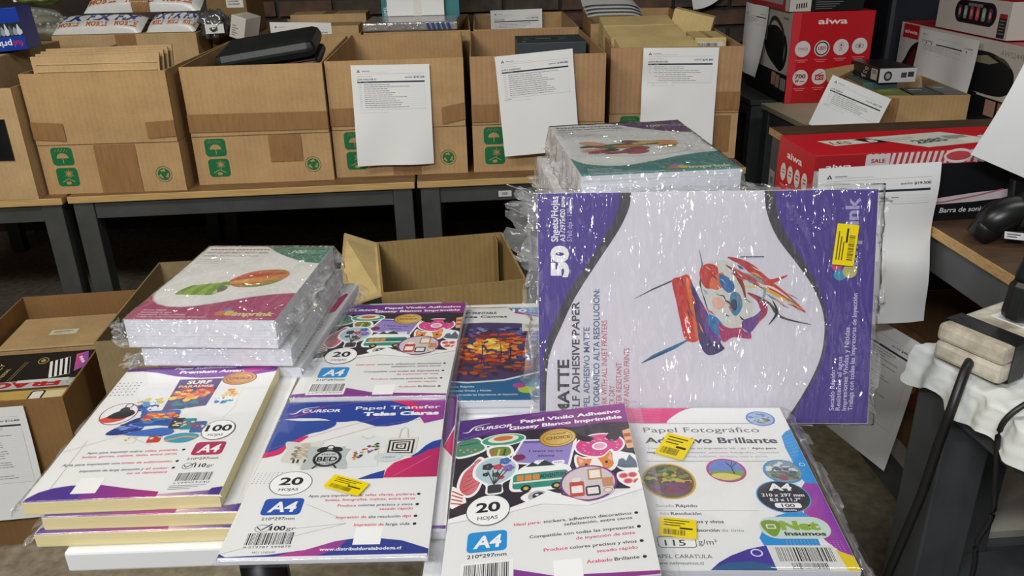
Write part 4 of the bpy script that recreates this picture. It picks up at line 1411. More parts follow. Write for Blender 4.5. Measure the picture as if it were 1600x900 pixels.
def canvas_art():
    a = Art(210, 297)
    a.poly([(0, 0), (210, 0), (210, 44), (160, 38), (110, 18), (90, 0)], '#2f86c8')
    a.poly([(92, 0), (112, 19), (160, 40), (210, 46), (210, 50), (156, 44), (104, 22)], '#b03a86')
    a.text('INKJET PRINTABLE', 8, 74, 24, 8, '#26324a', 0.03)
    a.text('Matte Canvas', 8, 92, 38, 8, '#26324a', 0.03)
    a.text('10', 100, 124, 18, 12, W_, 0.03)
    a.text('Sheets / Hojas', 128, 190, 10, 5, W_, 0.01)
    a.text('A4 210 x 297 mm', 128, 190, 18, 5, W_, 0.01)
    a.poly([(0, 60), (60, 56), (110, 60), (160, 74), (210, 78), (210, 190), (150, 214), (90, 240), (40, 246), (0, 240)], '#4a3a68')
    rnd = random.Random(2)
    for i in range(620):
        x, y = rnd.uniform(3, 206), rnd.uniform(66, 230)
        if y > 232 - max(0, x - 60) * 0.32:
            continue
        if y < 76 + max(0, x - 110) * 0.08:
            continue
        d = math.hypot((x - 66) / 62, (y - 140) / 50)
        if d < 0.5:
            c = rnd.choice(['#f2c53a', '#f0a52c', '#f6e07a', '#e8862a'])
        elif d < 1.0:
            c = rnd.choice(['#d8641f', '#c8451c', '#8a2f24', '#e08a2c', '#5a2430'])
        elif y < 130:
            c = rnd.choice(['#34306a', '#4a4a92', '#6a6fb4', '#5a2c4a', '#2c2440', '#8a90c8'])
        elif y > 190:
            c = rnd.choice(['#8a3a24', '#b05a2c', '#4a2838', '#2f2a58'])
        else:
            c = rnd.choice(['#2f4a8c', '#4a3a6a', '#6a3a34', '#3a2c40', '#7a8ac0'])
        a.ell(x, y, rnd.uniform(4, 8), rnd.uniform(2.5, 5), c, n=8, rot=rnd.uniform(-0.6, 0.6), lay=3 + i * 0.012)
    for x in (56, 84, 98, 150, 176):
        a.line([(x, 205), (x + 1, 160), (x - 2, 118)], 1.8, '#2a1c22', lay=11, taper=True)
    a.blob([(140, 176), (150, 168), (158, 180), (152, 196), (142, 198)], '#2a2030', lay=11)
    a.ell(146, 184, 4, 5, '#d8d0c8', lay=11.5)
    a.ell(154, 180, 3, 4, '#a83a2c', lay=11.5)
    a.poly([(0, 244), (40, 250), (90, 244), (150, 218), (210, 194), (210, 297), (0, 297)], '#1f6a98', '#2a5f94', lay=12)
    a.line([(0, 243), (40, 249), (90, 243), (150, 217), (210, 193)], 4, '#dfe6ea', lay=13)
    a.text('Secado Rápido', 8, 50, 262, 5, '#dfe8f0', 0.01, lay=14)
    a.text('Impresiones Vívidas y Nítidas', 8, 74, 273, 5, '#dfe8f0', 0.01, lay=14)
    a.text('Trabaja con todas las Impresoras de Inyección', 8, 110, 284, 5, '#dfe8f0', 0.01, lay=14)
    a.ell(122, 268, 12, 11, '#b0c83a', lay=14)
    a.ell(112, 258, 9, 7, '#b04a9a', lay=14.2)
    a.ell(130, 256, 9, 7, '#3aa0d0', lay=14.4)
    a.text('imprink', 138, 200, 282, 13, '#e8e2a0', 0.04, 0.15, lay=14)
    a.rect(116, 62, 90, 28, '#d9d9d2', lay=12)
    a.bars(122, 66, 60, 12, seed=51)
    for it in range(len(a.it)):
        pass
    return a


def matte_art():
    """A3 pack; the cover is turned so that its lettering reads from the bottom up"""
    a = Art(427, 303.5)
    V = '#4a3590'
    G = '#3e3c42'

    def sm(pts):
        return [tuple(q)[:2] for q in smooth_path([(x, y, 0) for x, y in pts], 5)]
    a.poly([(0, 0)] + sm([(119, 0), (117, 18), (108, 40), (96, 60), (76, 90), (48, 134), (30, 172), (16, 205), (10, 240), (8, 303)]) + [(0, 303)], G)
    a.poly([(0, 0)] + sm([(106, 0), (103, 18), (94, 42), (68, 84), (40, 126), (20, 168), (8, 205), (4, 240), (3, 303)]) + [(0, 303)], V)
    a.poly(sm([(286, 0), (290, 28), (304, 60), (330, 94), (352, 126), (366, 164), (365, 208), (350, 250), (320, 303)]) + [(427, 303), (427, 0)], G)
    a.poly(sm([(300, 0), (302, 22), (312, 50), (334, 84), (356, 121), (369, 164), (368, 208), (352, 252), (324, 303)]) + [(427, 303), (427, 0)], V)

    def up(tx, x, y0, y1, h, c, b=0.0):
        a.text(tx, x, x + (y0 - y1), y0, h, c, b, rot=-90)
    up('50', 38, 108, 67, 21, W_, 0.06)
    up('Sheets/Hojas', 26, 62, 4, 9, W_, 0.02)
    up('A3 /297x420 mm', 35, 62, 6, 6.4, W_, 0.015)
    up('5760 dpi - 128g/m2', 44, 62, 5, 6.4, '#c9c2e2', 0.0)
    up('MATTE', 39, 294, 217, 15, '#3a3a40', 0.03)
    up('SELF ADHESIVE PAPER', 53, 296, 140, 10, '#3f4148', 0.02)
    up('PAPEL ADHESIVO MATTE', 66, 294, 174, 8, '#4c6a8c', 0.015)
    up('FOTOGRAFICO ALTA RESOLUCION:', 79, 294, 124, 8, '#4c6a8c', 0.02)
    up('WORK WITH ALL INKJET PRINTERS', 89, 292, 165, 7.5, '#b84a62', 0.0)
    up('QUICK DRY', 99, 292, 252, 7.5, '#b84a62', 0.0)
    up('WATER RESISTANT', 108, 292, 221, 7.5, '#b84a62', 0.0)
    up('SHARP AND VIVID PRINTS', 118, 292, 202, 7.5, '#b84a62', 0.0)
    # hatted figure, painted loosely and lying on its side
    a.line([(124, 137), (147, 125), (172, 114), (184, 110)], 2.6, '#3c3440', taper=True)
    a.line([(134, 222), (150, 213), (176, 201), (198, 189)], 7, '#2f6f9a', taper=True)
    a.line([(136, 221), (152, 213), (178, 200)], 2, '#1d3c5c', taper=True)
    a.blob([(172, 114), (182, 109), (193, 107), (202, 128), (211, 148), (216, 178), (204, 194), (190, 190), (184, 170), (178, 142)], '#c0282c', '#d84a34')
    a.blob([(190, 112), (200, 128), (214, 158), (220, 182), (206, 192), (200, 168), (194, 140)], '#e0702c')
    a.blob([(196, 118), (206, 134), (222, 168), (236, 196), (240, 204), (222, 212), (210, 200), (204, 168)], '#4a2f74', '#33305c')
    a.blob([(206, 138), (216, 152), (228, 178), (236, 192), (226, 196), (214, 176)], '#6a3f90')
    a.line([(206, 74), (210, 92), (208, 118), (216, 146), (222, 162)], 2.4, '#2a2830', taper=True)
    a.blob([(211, 98), (226, 88), (244, 90), (264, 107), (276, 133), (272, 160), (256, 178), (238, 172), (222, 150), (210, 126)], '#d4d3cc')
    a.blob([(208, 98), (218, 92), (230, 98), (228, 120), (216, 124), (208, 112)], '#c23a30')
    a.blob([(222, 110), (236, 104), (240, 118), (230, 126), (220, 122)], '#d86a3c')
    a.blob([(232, 106), (246, 112), (252, 124), (244, 130), (234, 120)], '#2f6aa8')
    a.blob([(248, 130), (258, 132), (262, 148), (254, 160), (246, 150)], '#3d7fa6')
    a.ell(251, 146, 4.5, 8, '#24324a')
    a.blob([(226, 136), (236, 138), (240, 146), (232, 152), (224, 146)], '#e4b0a0')
    a.line([(228, 132), (238, 134), (242, 142)], 1.8, '#2c2430', taper=True)
    a.blob([(220, 158), (232, 164), (240, 178), (232, 186), (220, 172)], '#2f7ab0')
    a.blob([(232, 170), (246, 176), (268, 176), (274, 190), (252, 188), (238, 194)], '#b0346a')
    a.blob([(262, 168), (278, 160), (290, 150), (284, 168), (268, 186)], '#6a3f8c')
    for p, wd, c in (([(242, 84), (262, 92), (284, 108), (300, 118)], 11, '#b8323a'), ([(250, 98), (272, 112), (296, 116), (318, 108)], 9, '#c8403a'), ([(258, 110), (284, 116), (312, 132), (342, 156)], 12, '#c23a34'),
                     ([(262, 122), (286, 124), (314, 138), (338, 152)], 4, '#e6c24a'), ([(268, 130), (284, 140), (290, 156), (280, 170)], 10, '#a82f58'), ([(276, 132), (296, 144), (312, 162), (350, 172)], 4, '#3a4430'),
                     ([(262, 104), (280, 112), (290, 128), (284, 144)], 5, '#7fa0a8'), ([(240, 94), (252, 104), (262, 122), (266, 140)], 6, '#8a2430'), ([(282, 120), (300, 124), (324, 140)], 3, '#e8e0d0'), ([(300, 140), (306, 156), (296, 172)], 4, '#2a2c3a')):
        a.line([tuple(q)[:2] for q in smooth_path([(x, y, 0) for x, y in p], 5)], wd, c, taper=True)
    a.rect(258, 83, 30, 1.6, '#5a5f80')
    rnd = random.Random(21)
    b0 = a.top(170, 84, 345, 215)
    for i in range(70):
        t_ = rnd.random()
        x, y = (rnd.uniform(178, 214), rnd.uniform(112, 196)) if i < 22 else ((rnd.uniform(212, 272), rnd.uniform(96, 180)) if i < 46 else (rnd.uniform(248, 330), rnd.uniform(92, 150)))
        if i < 22 and not (172 + (y - 110) * 0.25 < x < 196 + (y - 110) * 0.42):
            continue
        if i >= 46 and abs(y - (96 + (x - 248) * 0.55)) > 14:
            continue
        c = (['#d8542e', '#a81f28', '#e8862e', '#7a1c30'] if i < 22 else (['#e9e6dc', '#2f5f9a', '#c8443a', '#8fb4c0', '#e0b49c', '#5a3a78', '#26242c'] if i < 46 else ['#d04a36', '#e8a43a', '#8a2030', '#e9dcc4', '#6a8a90']))[i % (4 if i < 22 else (7 if i < 46 else 5))]
        dx, dy = (6, 14) if i < 22 else ((8, 6) if i < 46 else (16, 9))
        a.line([(x - dx * 0.5, y - dy * 0.5), (x, y + rnd.uniform(-2, 2)), (x + dx * 0.5, y + dy * 0.5)], rnd.uniform(1.2, 3.0), c, lay=b0 + i * 0.03, taper=True)
    # right strip: logo, lens, claims
    up('imprink', 404, 96, 10, 17, '#a8a2cc', 0.03)
    a.ell(380, 96, 7, 7, '#c84a8c')
    a.ell(384, 108, 8, 7, '#3f9ac0')
    a.ell(396, 103, 9, 9, '#c9c070')
    up('Secado Rápido', 383, 286, 232, 6.2, '#d6d0ec', 0.01)
    up('Resistente al agua', 391, 286, 214, 6.2, '#d6d0ec', 0.01)
    up('Impresiones Vívidas y Nítidas', 399, 286, 176, 6.2, '#d6d0ec', 0.01)
    up('Trabaja con todas las Impresoras de Inyección', 407, 286, 132, 6.2, '#d6d0ec', 0.01)
    return a


# ---- stack on the left: cream-edged sublimation packs, then white packs
GP = 'A4 paper packs on the display table'
zt = 0.700
sub = sublim_art()
for i, (dx, dy, dz, yw, lab) in enumerate((
        (0.012, -0.012, 0.7167, 0.020, 'lowest cream-edged paper pack of the left stack, right on the white table top'),
        (0.022, -0.006, 0.7337, 0.012, 'middle cream-edged paper pack of the left stack'),
        (0.0, 0.0, 0.7507, 0.029, 'uppermost cream-edged paper pack with beach picture cover and 100 in a circle'))):
    p = pack('paper_pack', lab, (-0.429 + dx, 0.874 + dy, dz, -0.004, 0, yw), 0.21, 0.297, 0.0162, 'cream', sub if i == 2 else None, group=GP, film_mat='film', mg=(0.010, 0.013, 0.004, 0.003), seed=i * 3.1, amp=0.0007)
    if i < 2:
        b_ = Art(210, 297)
        b_.poly([(0, 297), (2, 286), (30, 276), (60, 272), (110, 282), (142, 288), (142, 297)], '#5a3a90', '#a82c7c')
        b_.poly([(142, 297), (142, 292), (200, 284), (210, 282), (210, 297)], '#d8b0c0', '#4a2c8c')
        b_.build(p, 'cover_print', (0, 0, 0.0163))
    fin(p, [(-0.108, -0.150, 0.008), (-0.110, -0.05, 0.008), (-0.108, 0.08, 0.008)], (-0.010, 0, -0.003), seed=i + 2, amp=0.004, n=20)
dots_art = Art(210, 297)
for i in range(14):
    dots_art.ell(196, 150 + i * 9, 1.6, 1.6, '#33333c', n=8)
dots_art.poly([(192, 60), (200, 40), (205, 42), (203, 110), (193, 120)], '#c8246c')
for i, lab in enumerate(('lowest plain sleeved pack under the fruit-picture stack', 'second plain sleeved pack under the fruit-picture stack', 'sleeved pack with magenta wedge and dotted margin under the fruit-picture stack')):
    p = pack('paper_pack', lab, (-0.397 + 0.006 * i, 1.176 - 0.002 * i, 0.7160 + 0.0162 * i, 0, 0, -0.085 - 0.012 * i), 0.21, 0.297, 0.0155, 'sheets', dots_art if i == 2 else None, group=GP, film_mat='film', mg=(0.003, 0.014, 0.003, 0.004), seed=9 + i)
    fin(p, [(0.107, -0.14, 0.008), (0.108, 0.0, 0.008), (0.107, 0.14, 0.008)], (0.014, 0, 0.0), seed=30 + i, amp=0.004)
p = pack('paper_pack', 'thick white pack just under the fruit-picture pack', (-0.402, 1.162, 0.7795, -0.010, 0, -0.055), 0.21, 0.297, 0.0262, 'sheets', None, group=GP, film_mat='film_c', mg=(0.010, 0.006, 0.003, 0.004), seed=5, ragged=0.6, amp=0.001)
fin(p, [(-0.105, -0.150, 0.022), (-0.112, -0.148, 0.010), (-0.106, -0.149, 0.002)], (-0.020, -0.004, -0.004), seed=41, amp=0.012)
p = pack('paper_pack', 'shrink-wrapped pack with mango and kiwi picture on top of the left stack', (-0.414, 1.158, 0.8250, -0.016, 0, -0.07), 0.21, 0.297, 0.0420, 'sheets', imprink_art(0), group=GP, film_mat='film_c', mg=(0.008, 0.012, 0.003, 0.006), seed=2, ragged=0.7, amp=0.0012)
fin(p, [(-0.105, -0.150, 0.038), (-0.110, -0.149, 0.022), (-0.104, -0.150, 0.004)], (-0.018, -0.003, 0.0), seed=43, amp=0.010)
fin(p, [(0.107, -0.15, 0.030), (0.110, -0.05, 0.030), (0.110, 0.05, 0.030), (0.107, 0.149, 0.036)], (0.016, 0, -0.010), seed=44, amp=0.012)

# ---- flat sleeved packs
for i, lab in enumerate(('sleeved pack under the transfer paper pack, lowest of three', 'sleeved pack with purple edge under the transfer paper pack, middle of three')):
    p = pack('paper_pack', lab, (-0.178 - 0.003 * i, 0.832 - 0.004 * i, 0.7135 + 0.0137 * i, 0, 0, 0.006), 0.21, 0.270, 0.0130, 'sheets', None, group=GP, film_mat='film', mg=(0.003, 0.008, 0.003, 0.003), seed=14 + i)
    b_ = Art(210, 270)
    b_.poly([(186, 0), (210, 0), (210, 70), (198, 120), (192, 60)], '#6a2c84')
    b_.poly([(198, 120), (210, 80), (210, 140)], '#d0246a')
    b_.poly([(0, 264), (210, 264), (210, 270), (0, 270)], '#6a3c94')
    b_.build(p, 'cover_print', (0, 0, 0.0131))
P1 = pack('paper_pack', 'transfer paper pack with blue wave head and clock cushion picture', (-0.195, 0.793, 0.7355, 0.004, 0.004, 0.003), 0.21, 0.297, 0.0062, 'sheets', transfer_art(), group=GP, film_mat='film', mg=(0.003, 0.009, 0.004, 0.004), seed=1, amp=0.0006)
sticker(P1, 0.005, -0.0345, 46, 24, -0.42, 0.0090, seed=3)
P3 = pack('paper_pack', 'canvas paper pack with an autumn street painting, half under its neighbour', (0.002, 1.103, 0.7235, 0, 0, -0.02), 0.21, 0.297, 0.0110, 'sheets', canvas_art(), group=GP, film_mat='film', mg=(0.003, 0.004, 0.003, 0.003), seed=8, amp=0.0006)
pack('paper_pack', 'plain sleeved pack lying under the canvas paper pack', (0.002, 1.108, 0.7117, 0, 0, -0.01), 0.21, 0.297, 0.0112, 'sheets', None, group=GP, film_mat='film', seed=18)
pack('paper_pack', 'plain sleeved pack under the farther sticker-collage pack', (-0.214, 1.101, 0.7120, 0, 0, -0.045), 0.206, 0.297, 0.0112, 'sheets', None, group=GP, film_mat='film', seed=19)
P2 = pack('paper_pack', 'sticker-collage vinyl pack farther back beside the fruit-picture stack', (-0.188, 1.096, 0.7385, 0, -0.022, -0.048), 0.21, 0.297, 0.0108, 'sheets', vinyl_art(61), group=GP, film_mat='film', mg=(0.003, 0.006, 0.003, 0.003), seed=12, amp=0.0006)
for i, lab in enumerate(('plain sleeved pack under the photo paper pack',)):
    pack('paper_pack', lab, (0.226, 0.772, 0.7115, 0, 0, -0.03), 0.21, 0.297, 0.0108, 'sheets', None, group=GP, film_mat='film', mg=(0.003, 0.010, 0.003, 0.003), seed=24)
P7 = pack('paper_pack', 'glossy photo paper pack with round pictures and black A4 circle', (0.231, 0.770, 0.7275, 0, 0, -0.041), 0.21, 0.297, 0.0140, 'sheets', photo_art(), group=GP, film_mat='film', mg=(0.004, 0.016, 0.003, 0.006), seed=3, amp=0.0010)
sticker(P7, -0.043, 0.0575, 34, 48, -0.46, 0.0172, seed=5)
sticker(P7, -0.062, -0.0895, 38, 30, -0.16, 0.0172, seed=6)
fin(P7, [(0.110, -0.148, 0.006), (0.114, 0.0, 0.006), (0.112, 0.148, 0.006)], (0.016, 0, -0.004), mat='film_e', seed=55, amp=0.005)
pack('paper_pack', 'plain sleeved pack under the nearer sticker-collage pack', (0.010, 0.765, 0.7115, 0, 0, -0.01), 0.21, 0.297, 0.0108, 'sheets', None, group=GP, film_mat='film', seed=26)
P6 = pack('paper_pack', 'sticker-collage vinyl pack nearest the camera, propped up on its right side', (0.031, 0.748, 0.7385, 0.011, -0.112, -0.02), 0.21, 0.297, 0.0100, 'sheets', vinyl_art(62), group=GP, film_mat='film', mg=(0.004, 0.016, 0.003, 0.010), seed=6, amp=0.0008)

# ---- stack at the back right, then the big pack leaning on it
for i in range(6):
    top = i == 5
    z = 0.7005 + 0.052 * (i + 1)
    pose = (0.184, 1.178, 1.0115, 0, -0.003, 0.086) if top else (0.178 + (-0.012, 0.006, -0.004, -0.010, -0.014)[i], 1.186 + 0.003 * (i % 2), z - 0.0015, 0, 0, 0.06 + 0.03 * (i % 3))
    p = pack('paper_pack', ['bottom', 'second', 'third', 'fourth', 'fifth', ''][i] + ' thick white pack from below in the tall back stack' if not top else 'shrink-wrapped pack with a food platter picture topping the tall back stack',
             pose, 0.21, 0.297, 0.0495, 'sheets', imprink_art(1) if top else None, group=GP, film_mat='film_c', mg=(0.006, 0.006, 0.003, 0.004), seed=60 + i, ragged=0.6, amp=0.0010)
    if i >= 3:
        fin(p, [(-0.106, -0.149, 0.012), (-0.107, 0.0, 0.015), (-0.106, 0.148, 0.020)], (-0.014, 0, 0.004), seed=70 + i, amp=0.010)
        fin(p, [(0.106, -0.150, 0.030), (0.110, -0.10, 0.025)], (0.026, -0.004, -0.010), seed=80 + i, amp=0.006)
A3 = pack('large_paper_pack', 'large A3 matte paper pack in crinkled film leaning upright, purple sides', (0.247, 0.9633, 0.8469, 1.302, -0.004, -0.05), 0.427, 0.3035, 0.012, 'sheets', matte_art(), cover=pbr('pale_lilac_cover', '#dcd8e2', 0.5, var=0.02), group=None, film_mat='film_a3', mg=(0.010, 0.010, 0.004, 0.006), seed=33, amp=0.0016, fq=18, ragged=0.6, lift=0.0022)
fin(A3, [(-0.212, 0.146, 0.006), (-0.214, 0.10, 0.006), (-0.213, 0.03, 0.006), (-0.212, -0.05, 0.006), (-0.212, -0.14, 0.006)], (-0.022, 0.0, 0.0), seed=90, amp=0.012)
fin(A3, [(-0.208, 0.149, 0.006), (-0.213, 0.120, 0.006), (-0.214, 0.05, 0.006)], (-0.042, 0.012, 0.004), seed=91, amp=0.010)
fin(A3, [(0.212, 0.148, 0.006), (0.216, 0.06, 0.006), (0.214, -0.03, 0.006), (0.212, -0.14, 0.006)], (0.016, 0.0, 0.0), seed=92, amp=0.010)
fin(A3, [(-0.10, 0.148, 0.006), (0.02, 0.149, 0.006), (0.21, 0.148, 0.006)], (0.0, 0.007, 0.0), seed=93, amp=0.004)
fin(A3, [(0.08, -0.147, 0.006), (0.21, -0.148, 0.006)], (0.0, -0.010, 0.0), seed=94, amp=0.005)
sticker(A3, 0.174, 0.0825, 52, 27, 1.47, 0.0175, seed=8)


# ================================================================== right-hand goods
def printed_box(name, label, loc, yaw, W, D, H, mat, cat='box', group=None, rx=0.0, ry=0.0):
    t = thing(name, label, cat, loc, (rx, ry, yaw), group)
    bx('carton', mat, t, 0, 0, 0, W, D, H, bev=0.0015)
    return t


def aiwa(a, x0, x1, y, h, c='#efe6e6'):
    a.text('aiwa', x0, x1, y, h, c, 0.02)


# large red speaker carton
BX1 = printed_box('speaker_box', 'large red and white speaker box with white feature circles, far right corner', (1.085, 3.252, 0.656), 0.038, 0.317, 0.50, 0.340, 'red_box')
a = Art(317, 340)
a.poly([(0, 0), (34, 0), (30, 200), (24, 340), (0, 340)], '#cf3540')
aiwa(a, 99, 212, 44, 22)
for (cx, cy, k) in ((50, 134, 0), (125, 134, 1), (199, 131, 2), (271, 128, 3), (53, 242, 4), (128, 240, 5), (203, 240, 6), (276, 238, 7)):
    a.ell(cx, cy, 30, 30, '#dcd4d4')
    if k == 0:
        a.text('TWS2', cx - 20, cx + 20, cy + 6, 11, '#c06a70', 0.02)
    elif k == 1:
        a.ring(cx, cy, 26, 26, 5, '#2c3634')
        a.text('LED', cx - 15, cx + 15, cy + 4, 11, '#a83a44', 0.04)
        a.rect(cx - 12, cy + 9, 24, 2, '#9aa0a0')
    elif k == 2:
        a.line([(cx - 5, cy + 14), (cx, cy - 2), (cx + 5, cy + 14)], 2.4, '#a83a44')
        a.ell(cx, cy - 8, 4, 4, '#a83a44')
        a.ring(cx, cy - 8, 10, 10, 1.4, '#c08086')
    elif k == 3:
        a.rr(cx - 16, cy - 7, 32, 14, 5, '#8a8286')
        a.rr(cx - 13, cy - 5, 26, 10, 4, '#dcd4d4')
        a.poly([(cx + 4, cy - 16), (cx - 7, cy + 3), (cx - 1, cy + 3), (cx - 4, cy + 16), (cx + 7, cy - 3), (cx + 1, cy - 3)], '#a83a44')
    elif k == 4:
        a.text('700', cx - 21, cx + 21, cy + 2, 15, '#8a2c38', 0.04)
        a.text('W', cx - 20, cx - 4, cy + 18, 11, '#8a2c38', 0.05)
        a.rect(cx - 1, cy + 13, 18, 3, '#8a2c38')
    elif k == 5:
        a.rr(cx - 17, cy - 8, 34, 21, 3, '#b02a36')
        a.ell(cx - 7, cy + 3, 6, 6, '#dcd4d4')
        a.ell(cx - 7, cy + 3, 3, 3, '#b02a36')
        a.ring(cx + 8, cy + 3, 5.5, 5.5, 2, '#dcd4d4')
        a.line([(cx - 8, cy - 8), (cx + 12, cy - 17)], 2.5, '#b02a36')
    else:
        a.rr(cx - 14, cy - 10, 28, 20, 3, '#b02a36')
    a.rect(cx - 24, cy + 40, 48, 3, '#d87a80')
    a.rect(cx - 16, cy + 47, 32, 3, '#d87a80')
a.build(BX1, 'front_print', (0, -0.0004, 0), FRONT, origin='bl')
a = Art(500, 340)
a.rect(0.5, 0.5, 499, 234, '#b9b4ac')
a.rect(0.5, 234, 499, 105, '#16191f')
a.blob([(60, 50), (140, 40), (170, 100), (165, 170), (130, 205), (70, 180)], '#1c2026')
a.blob([(190, 92), (230, 72), (330, 62), (400, 78), (452, 98), (478, 150), (460, 205), (420, 228), (380, 222), (270, 190), (215, 150)], '#121417')
a.line([tuple(p)[:2] for p in smooth_path([(250, 80, 0), (270, 46, 0), (320, 36, 0), (390, 60, 0), (430, 98, 0)], 5)], 16, '#2b2f2c')
a.line([tuple(p)[:2] for p in smooth_path([(262, 70, 0), (285, 50, 0), (330, 46, 0), (395, 74, 0)], 5)], 4, '#5f655c')
a.ell(446, 155, 14, 40, '#2f3438')
a.ell(446, 155, 7, 26, '#6c7276')
a.rr(190, 70, 44, 60, 6, '#8d8a84')
a.rect(330, 240, 46, 50, '#c08d80')
a.rect(382, 244, 40, 50, '#c08d80')
a.rect(432, 250, 60, 46, '#9aa09c')
a.rect(400, 24, 60, 8, '#8a7a78')
a.build(BX1, 'side_print', (-0.0004, 0.50, 0), LEFT, origin='bl')
b3 = printed_box('speaker_box', 'white and black box lying on top of the large red speaker box', (1.07, 3.262, 0.998), 0.038, 0.285, 0.46, 0.16, 'black_box')
a = Art(285, 160)
a.rect(0.5, 0.5, 82, 159, '#c9c4be')
for i in range(5):
    a.rect(26 + i * 9, 132 - i * 1, 5, 18, '#2c2c30')
for i in range(5):
    a.rect(100, 118 + i * 8, 120 - i * 14, 2.2, '#77787c')
a.build(b3, 'front_print', (0, -0.0004, 0), FRONT, origin='bl')
a = Art(460, 160)
a.rect(0.5, 0.5, 459, 159, '#b02832')
a.rect(420, 0.5, 38, 159, '#c9c4be')
a.rect(60, 120, 330, 20, '#a9a29e')
a.build(b3, 'side_print', (-0.0004, 0.46, 0), LEFT, origin='bl')

# white speaker carton with red top
BX2 = printed_box('speaker_box', 'white speaker box with red top edge behind the open carton of small goods', (1.603, 3.472, 0.656), -1.538, 0.86, 0.33, 0.276, 'white_box')
bx('red_top', 'red_box', BX2, 0, 0, 0.2762, 0.86, 0.33, 0.2772)
a = Art(860, 276)
a.rect(0.5, 178, 859, 97, '#15171b')
a.rect(22, 4, 125, 52, '#b8202c')
aiwa(a, 34, 136, 38, 15)
a.blob([(60, 176), (70, 130), (110, 80), (180, 56), (300, 50), (320, 178)], '#1a1416')
a.blob([(84, 178), (92, 134), (130, 92), (150, 100), (140, 176)], '#5a1c20')
a.blob([(500, 60), (580, 40), (680, 46), (770, 78), (790, 120), (780, 150), (720, 172), (600, 176), (500, 170)], '#191b1d')
a.poly([(540, 62), (620, 50), (690, 66), (640, 78), (560, 80)], '#8f8c74')
a.blob([(660, 48), (720, 52), (765, 76), (720, 64)], '#4d5038')
a.text('AWS244BT', 690, 845, 42, 18, '#9a958e')
a.text('aiwa', 330, 410, 24, 10, '#3c3a38', 0.03)
a.rect(660, 190, 60, 52, '#b08a7c')
a.rect(732, 190, 50, 40, '#b06a60')
a.rect(600, 178, 180, 6, '#c9c4bc')
a.build(BX2, 'front_print', (0, -0.0004, 0), FRONT, origin='bl')
BX3 = printed_box('speaker_box', 'small white box with a pill-shaped coloured-light speaker, topmost on the right', (1.615, 3.225, 0.937), -1.545, 0.455, 0.28, 0.12, 'white_box')
bx('red_lid', 'red_box', BX3, 0, 0, 0.1202, 0.455, 0.28, 0.1212)
a = Art(455, 120)
a.rr(120, 12, 258, 76, 38, '#2a2228')
a.rr(126, 17, 246, 66, 33, '#17151a')
for i, c in enumerate(('#4a3a5c', '#6aa08c', '#b04a58', '#c04a50', '#6aae92', '#56405f')):
    a.rr(140 + i * 38, 30, 22, 44, 8, c)
    a.ell(151 + i * 38, 52, 7, 12, '#c8c0c4' if i in (1, 4) else '#d88a90')
a.rr(200, 20, 90, 10, 2, '#7a7674')
a.text('aiwa', 18, 90, 18, 12, '#4a3c3a', 0.03)
a.rect(396, 40, 44, 14, '#b0242e')
a.rect(396, 54, 44, 62, '#222428')
for i in range(5):
    a.rect(402, 60 + i * 10, 32 - 4 * (i % 2), 3, '#83868a')
a.build(BX3, 'front_print', (0, -0.0004, 0), FRONT, origin='bl')
sheet('stock_list', 'wide white list across the front of the white speaker box', (1.590, 3.472 - 0.41, 0.656 + 0.272), (pi / 2, 0.0, -1.538),
      doc_art(400, 262, 'LOTE 17 PARLANTES MARCA V2', '$23.800', '$5.990', 4, 11),
      lambda u, v: 0.002 + 0.02 * v * v + 0.006 * sin(9 * u) * (0.3 + v), w=400, h=262)
M['navy'] = pbr('dark_blue_plastic', '#20262e', 0.45, var=0.3, scale=3)
t = thing('plastic_bin', 'dark blue-grey plastic bin standing upright between the speaker boxes', 'bin', (1.56, 3.50, 0.656), (0, 0, 0.02))
bx('body', 'navy', t, 0, 0, 0, 0.30, 0.26, 0.50, bev=0.02)
bx('rim', 'navy', t, -0.01, -0.01, 0.46, 0.31, 0.27, 0.50, bev=0.006)
t = thing('kraft_box', 'brown carton at the top right behind the small white speaker box', 'box', (1.98, 3.32, 0.656), (0, 0, 0.03))
bx('body', cardboard('kraft_dark', '#6a5238', 0.4), t, 0, 0, 0, 0.24, 0.26, 0.52, bev=0.002)
bx('lid_seam', 'tape', t, 0.09, 0, 0.5201, 0.14, 0.26, 0.5206)
sheet('stock_list', 'grey-lit list hanging down the side of the large red speaker box', (1.045, 3.60, 1.0), (pi / 2, 0.03, -1.45), doc_art(216, 279, 'LOTE 9 PARLANTE', '$65.200', '$99.900', 4, 12),
      lambda u, v: 0.002 + 0.03 * v * v * u + 0.008 * sin(5 * u))
t = thing('curled_sheet', 'loose grey-white sheet curling at the wall beside the red speaker box', 'paper', (0.80, 3.78, 0.93), (0, 0, 0))
obj('sheet', MB().grid(lambda u, v: (0.02 + 0.20 * u - 0.05 * v, -0.03 * sin(3 * u) - 0.03 * v, 0.04 + 0.16 * u * u + 0.10 * v + 0.03 * sin(4 * v)), 14, 14), 'paper', t, smooth=True)
bx('clip', 'black', t, 0.19, -0.03, 0.215, 0.23, -0.015, 0.245, bev=0.003)

# open carton of small goods
N = carton('small_goods_carton', 'taped open carton of small boxed goods on the right-hand tables', (1.259, 2.796, 0.656), -0.059, 0.293, 0.40, 0.108, 'kraft', None)
tape(N, 0.0, 0.02, 0.06, 0.10, y=-0.001, wrinkle=0.005, seed=3)
obj('rear_flap', MB().hexa([(-0.09, 0.30, 0.105), (-0.002, 0.36, 0.115), (-0.002, 0.364, 0.115), (-0.09, 0.304, 0.105), (-0.10, 0.31, 0.150), (0.10, 0.40, 0.165), (0.10, 0.404, 0.165), (-0.10, 0.314, 0.150)]), 'kraft', N)
fl_ = (1.259, 2.796)


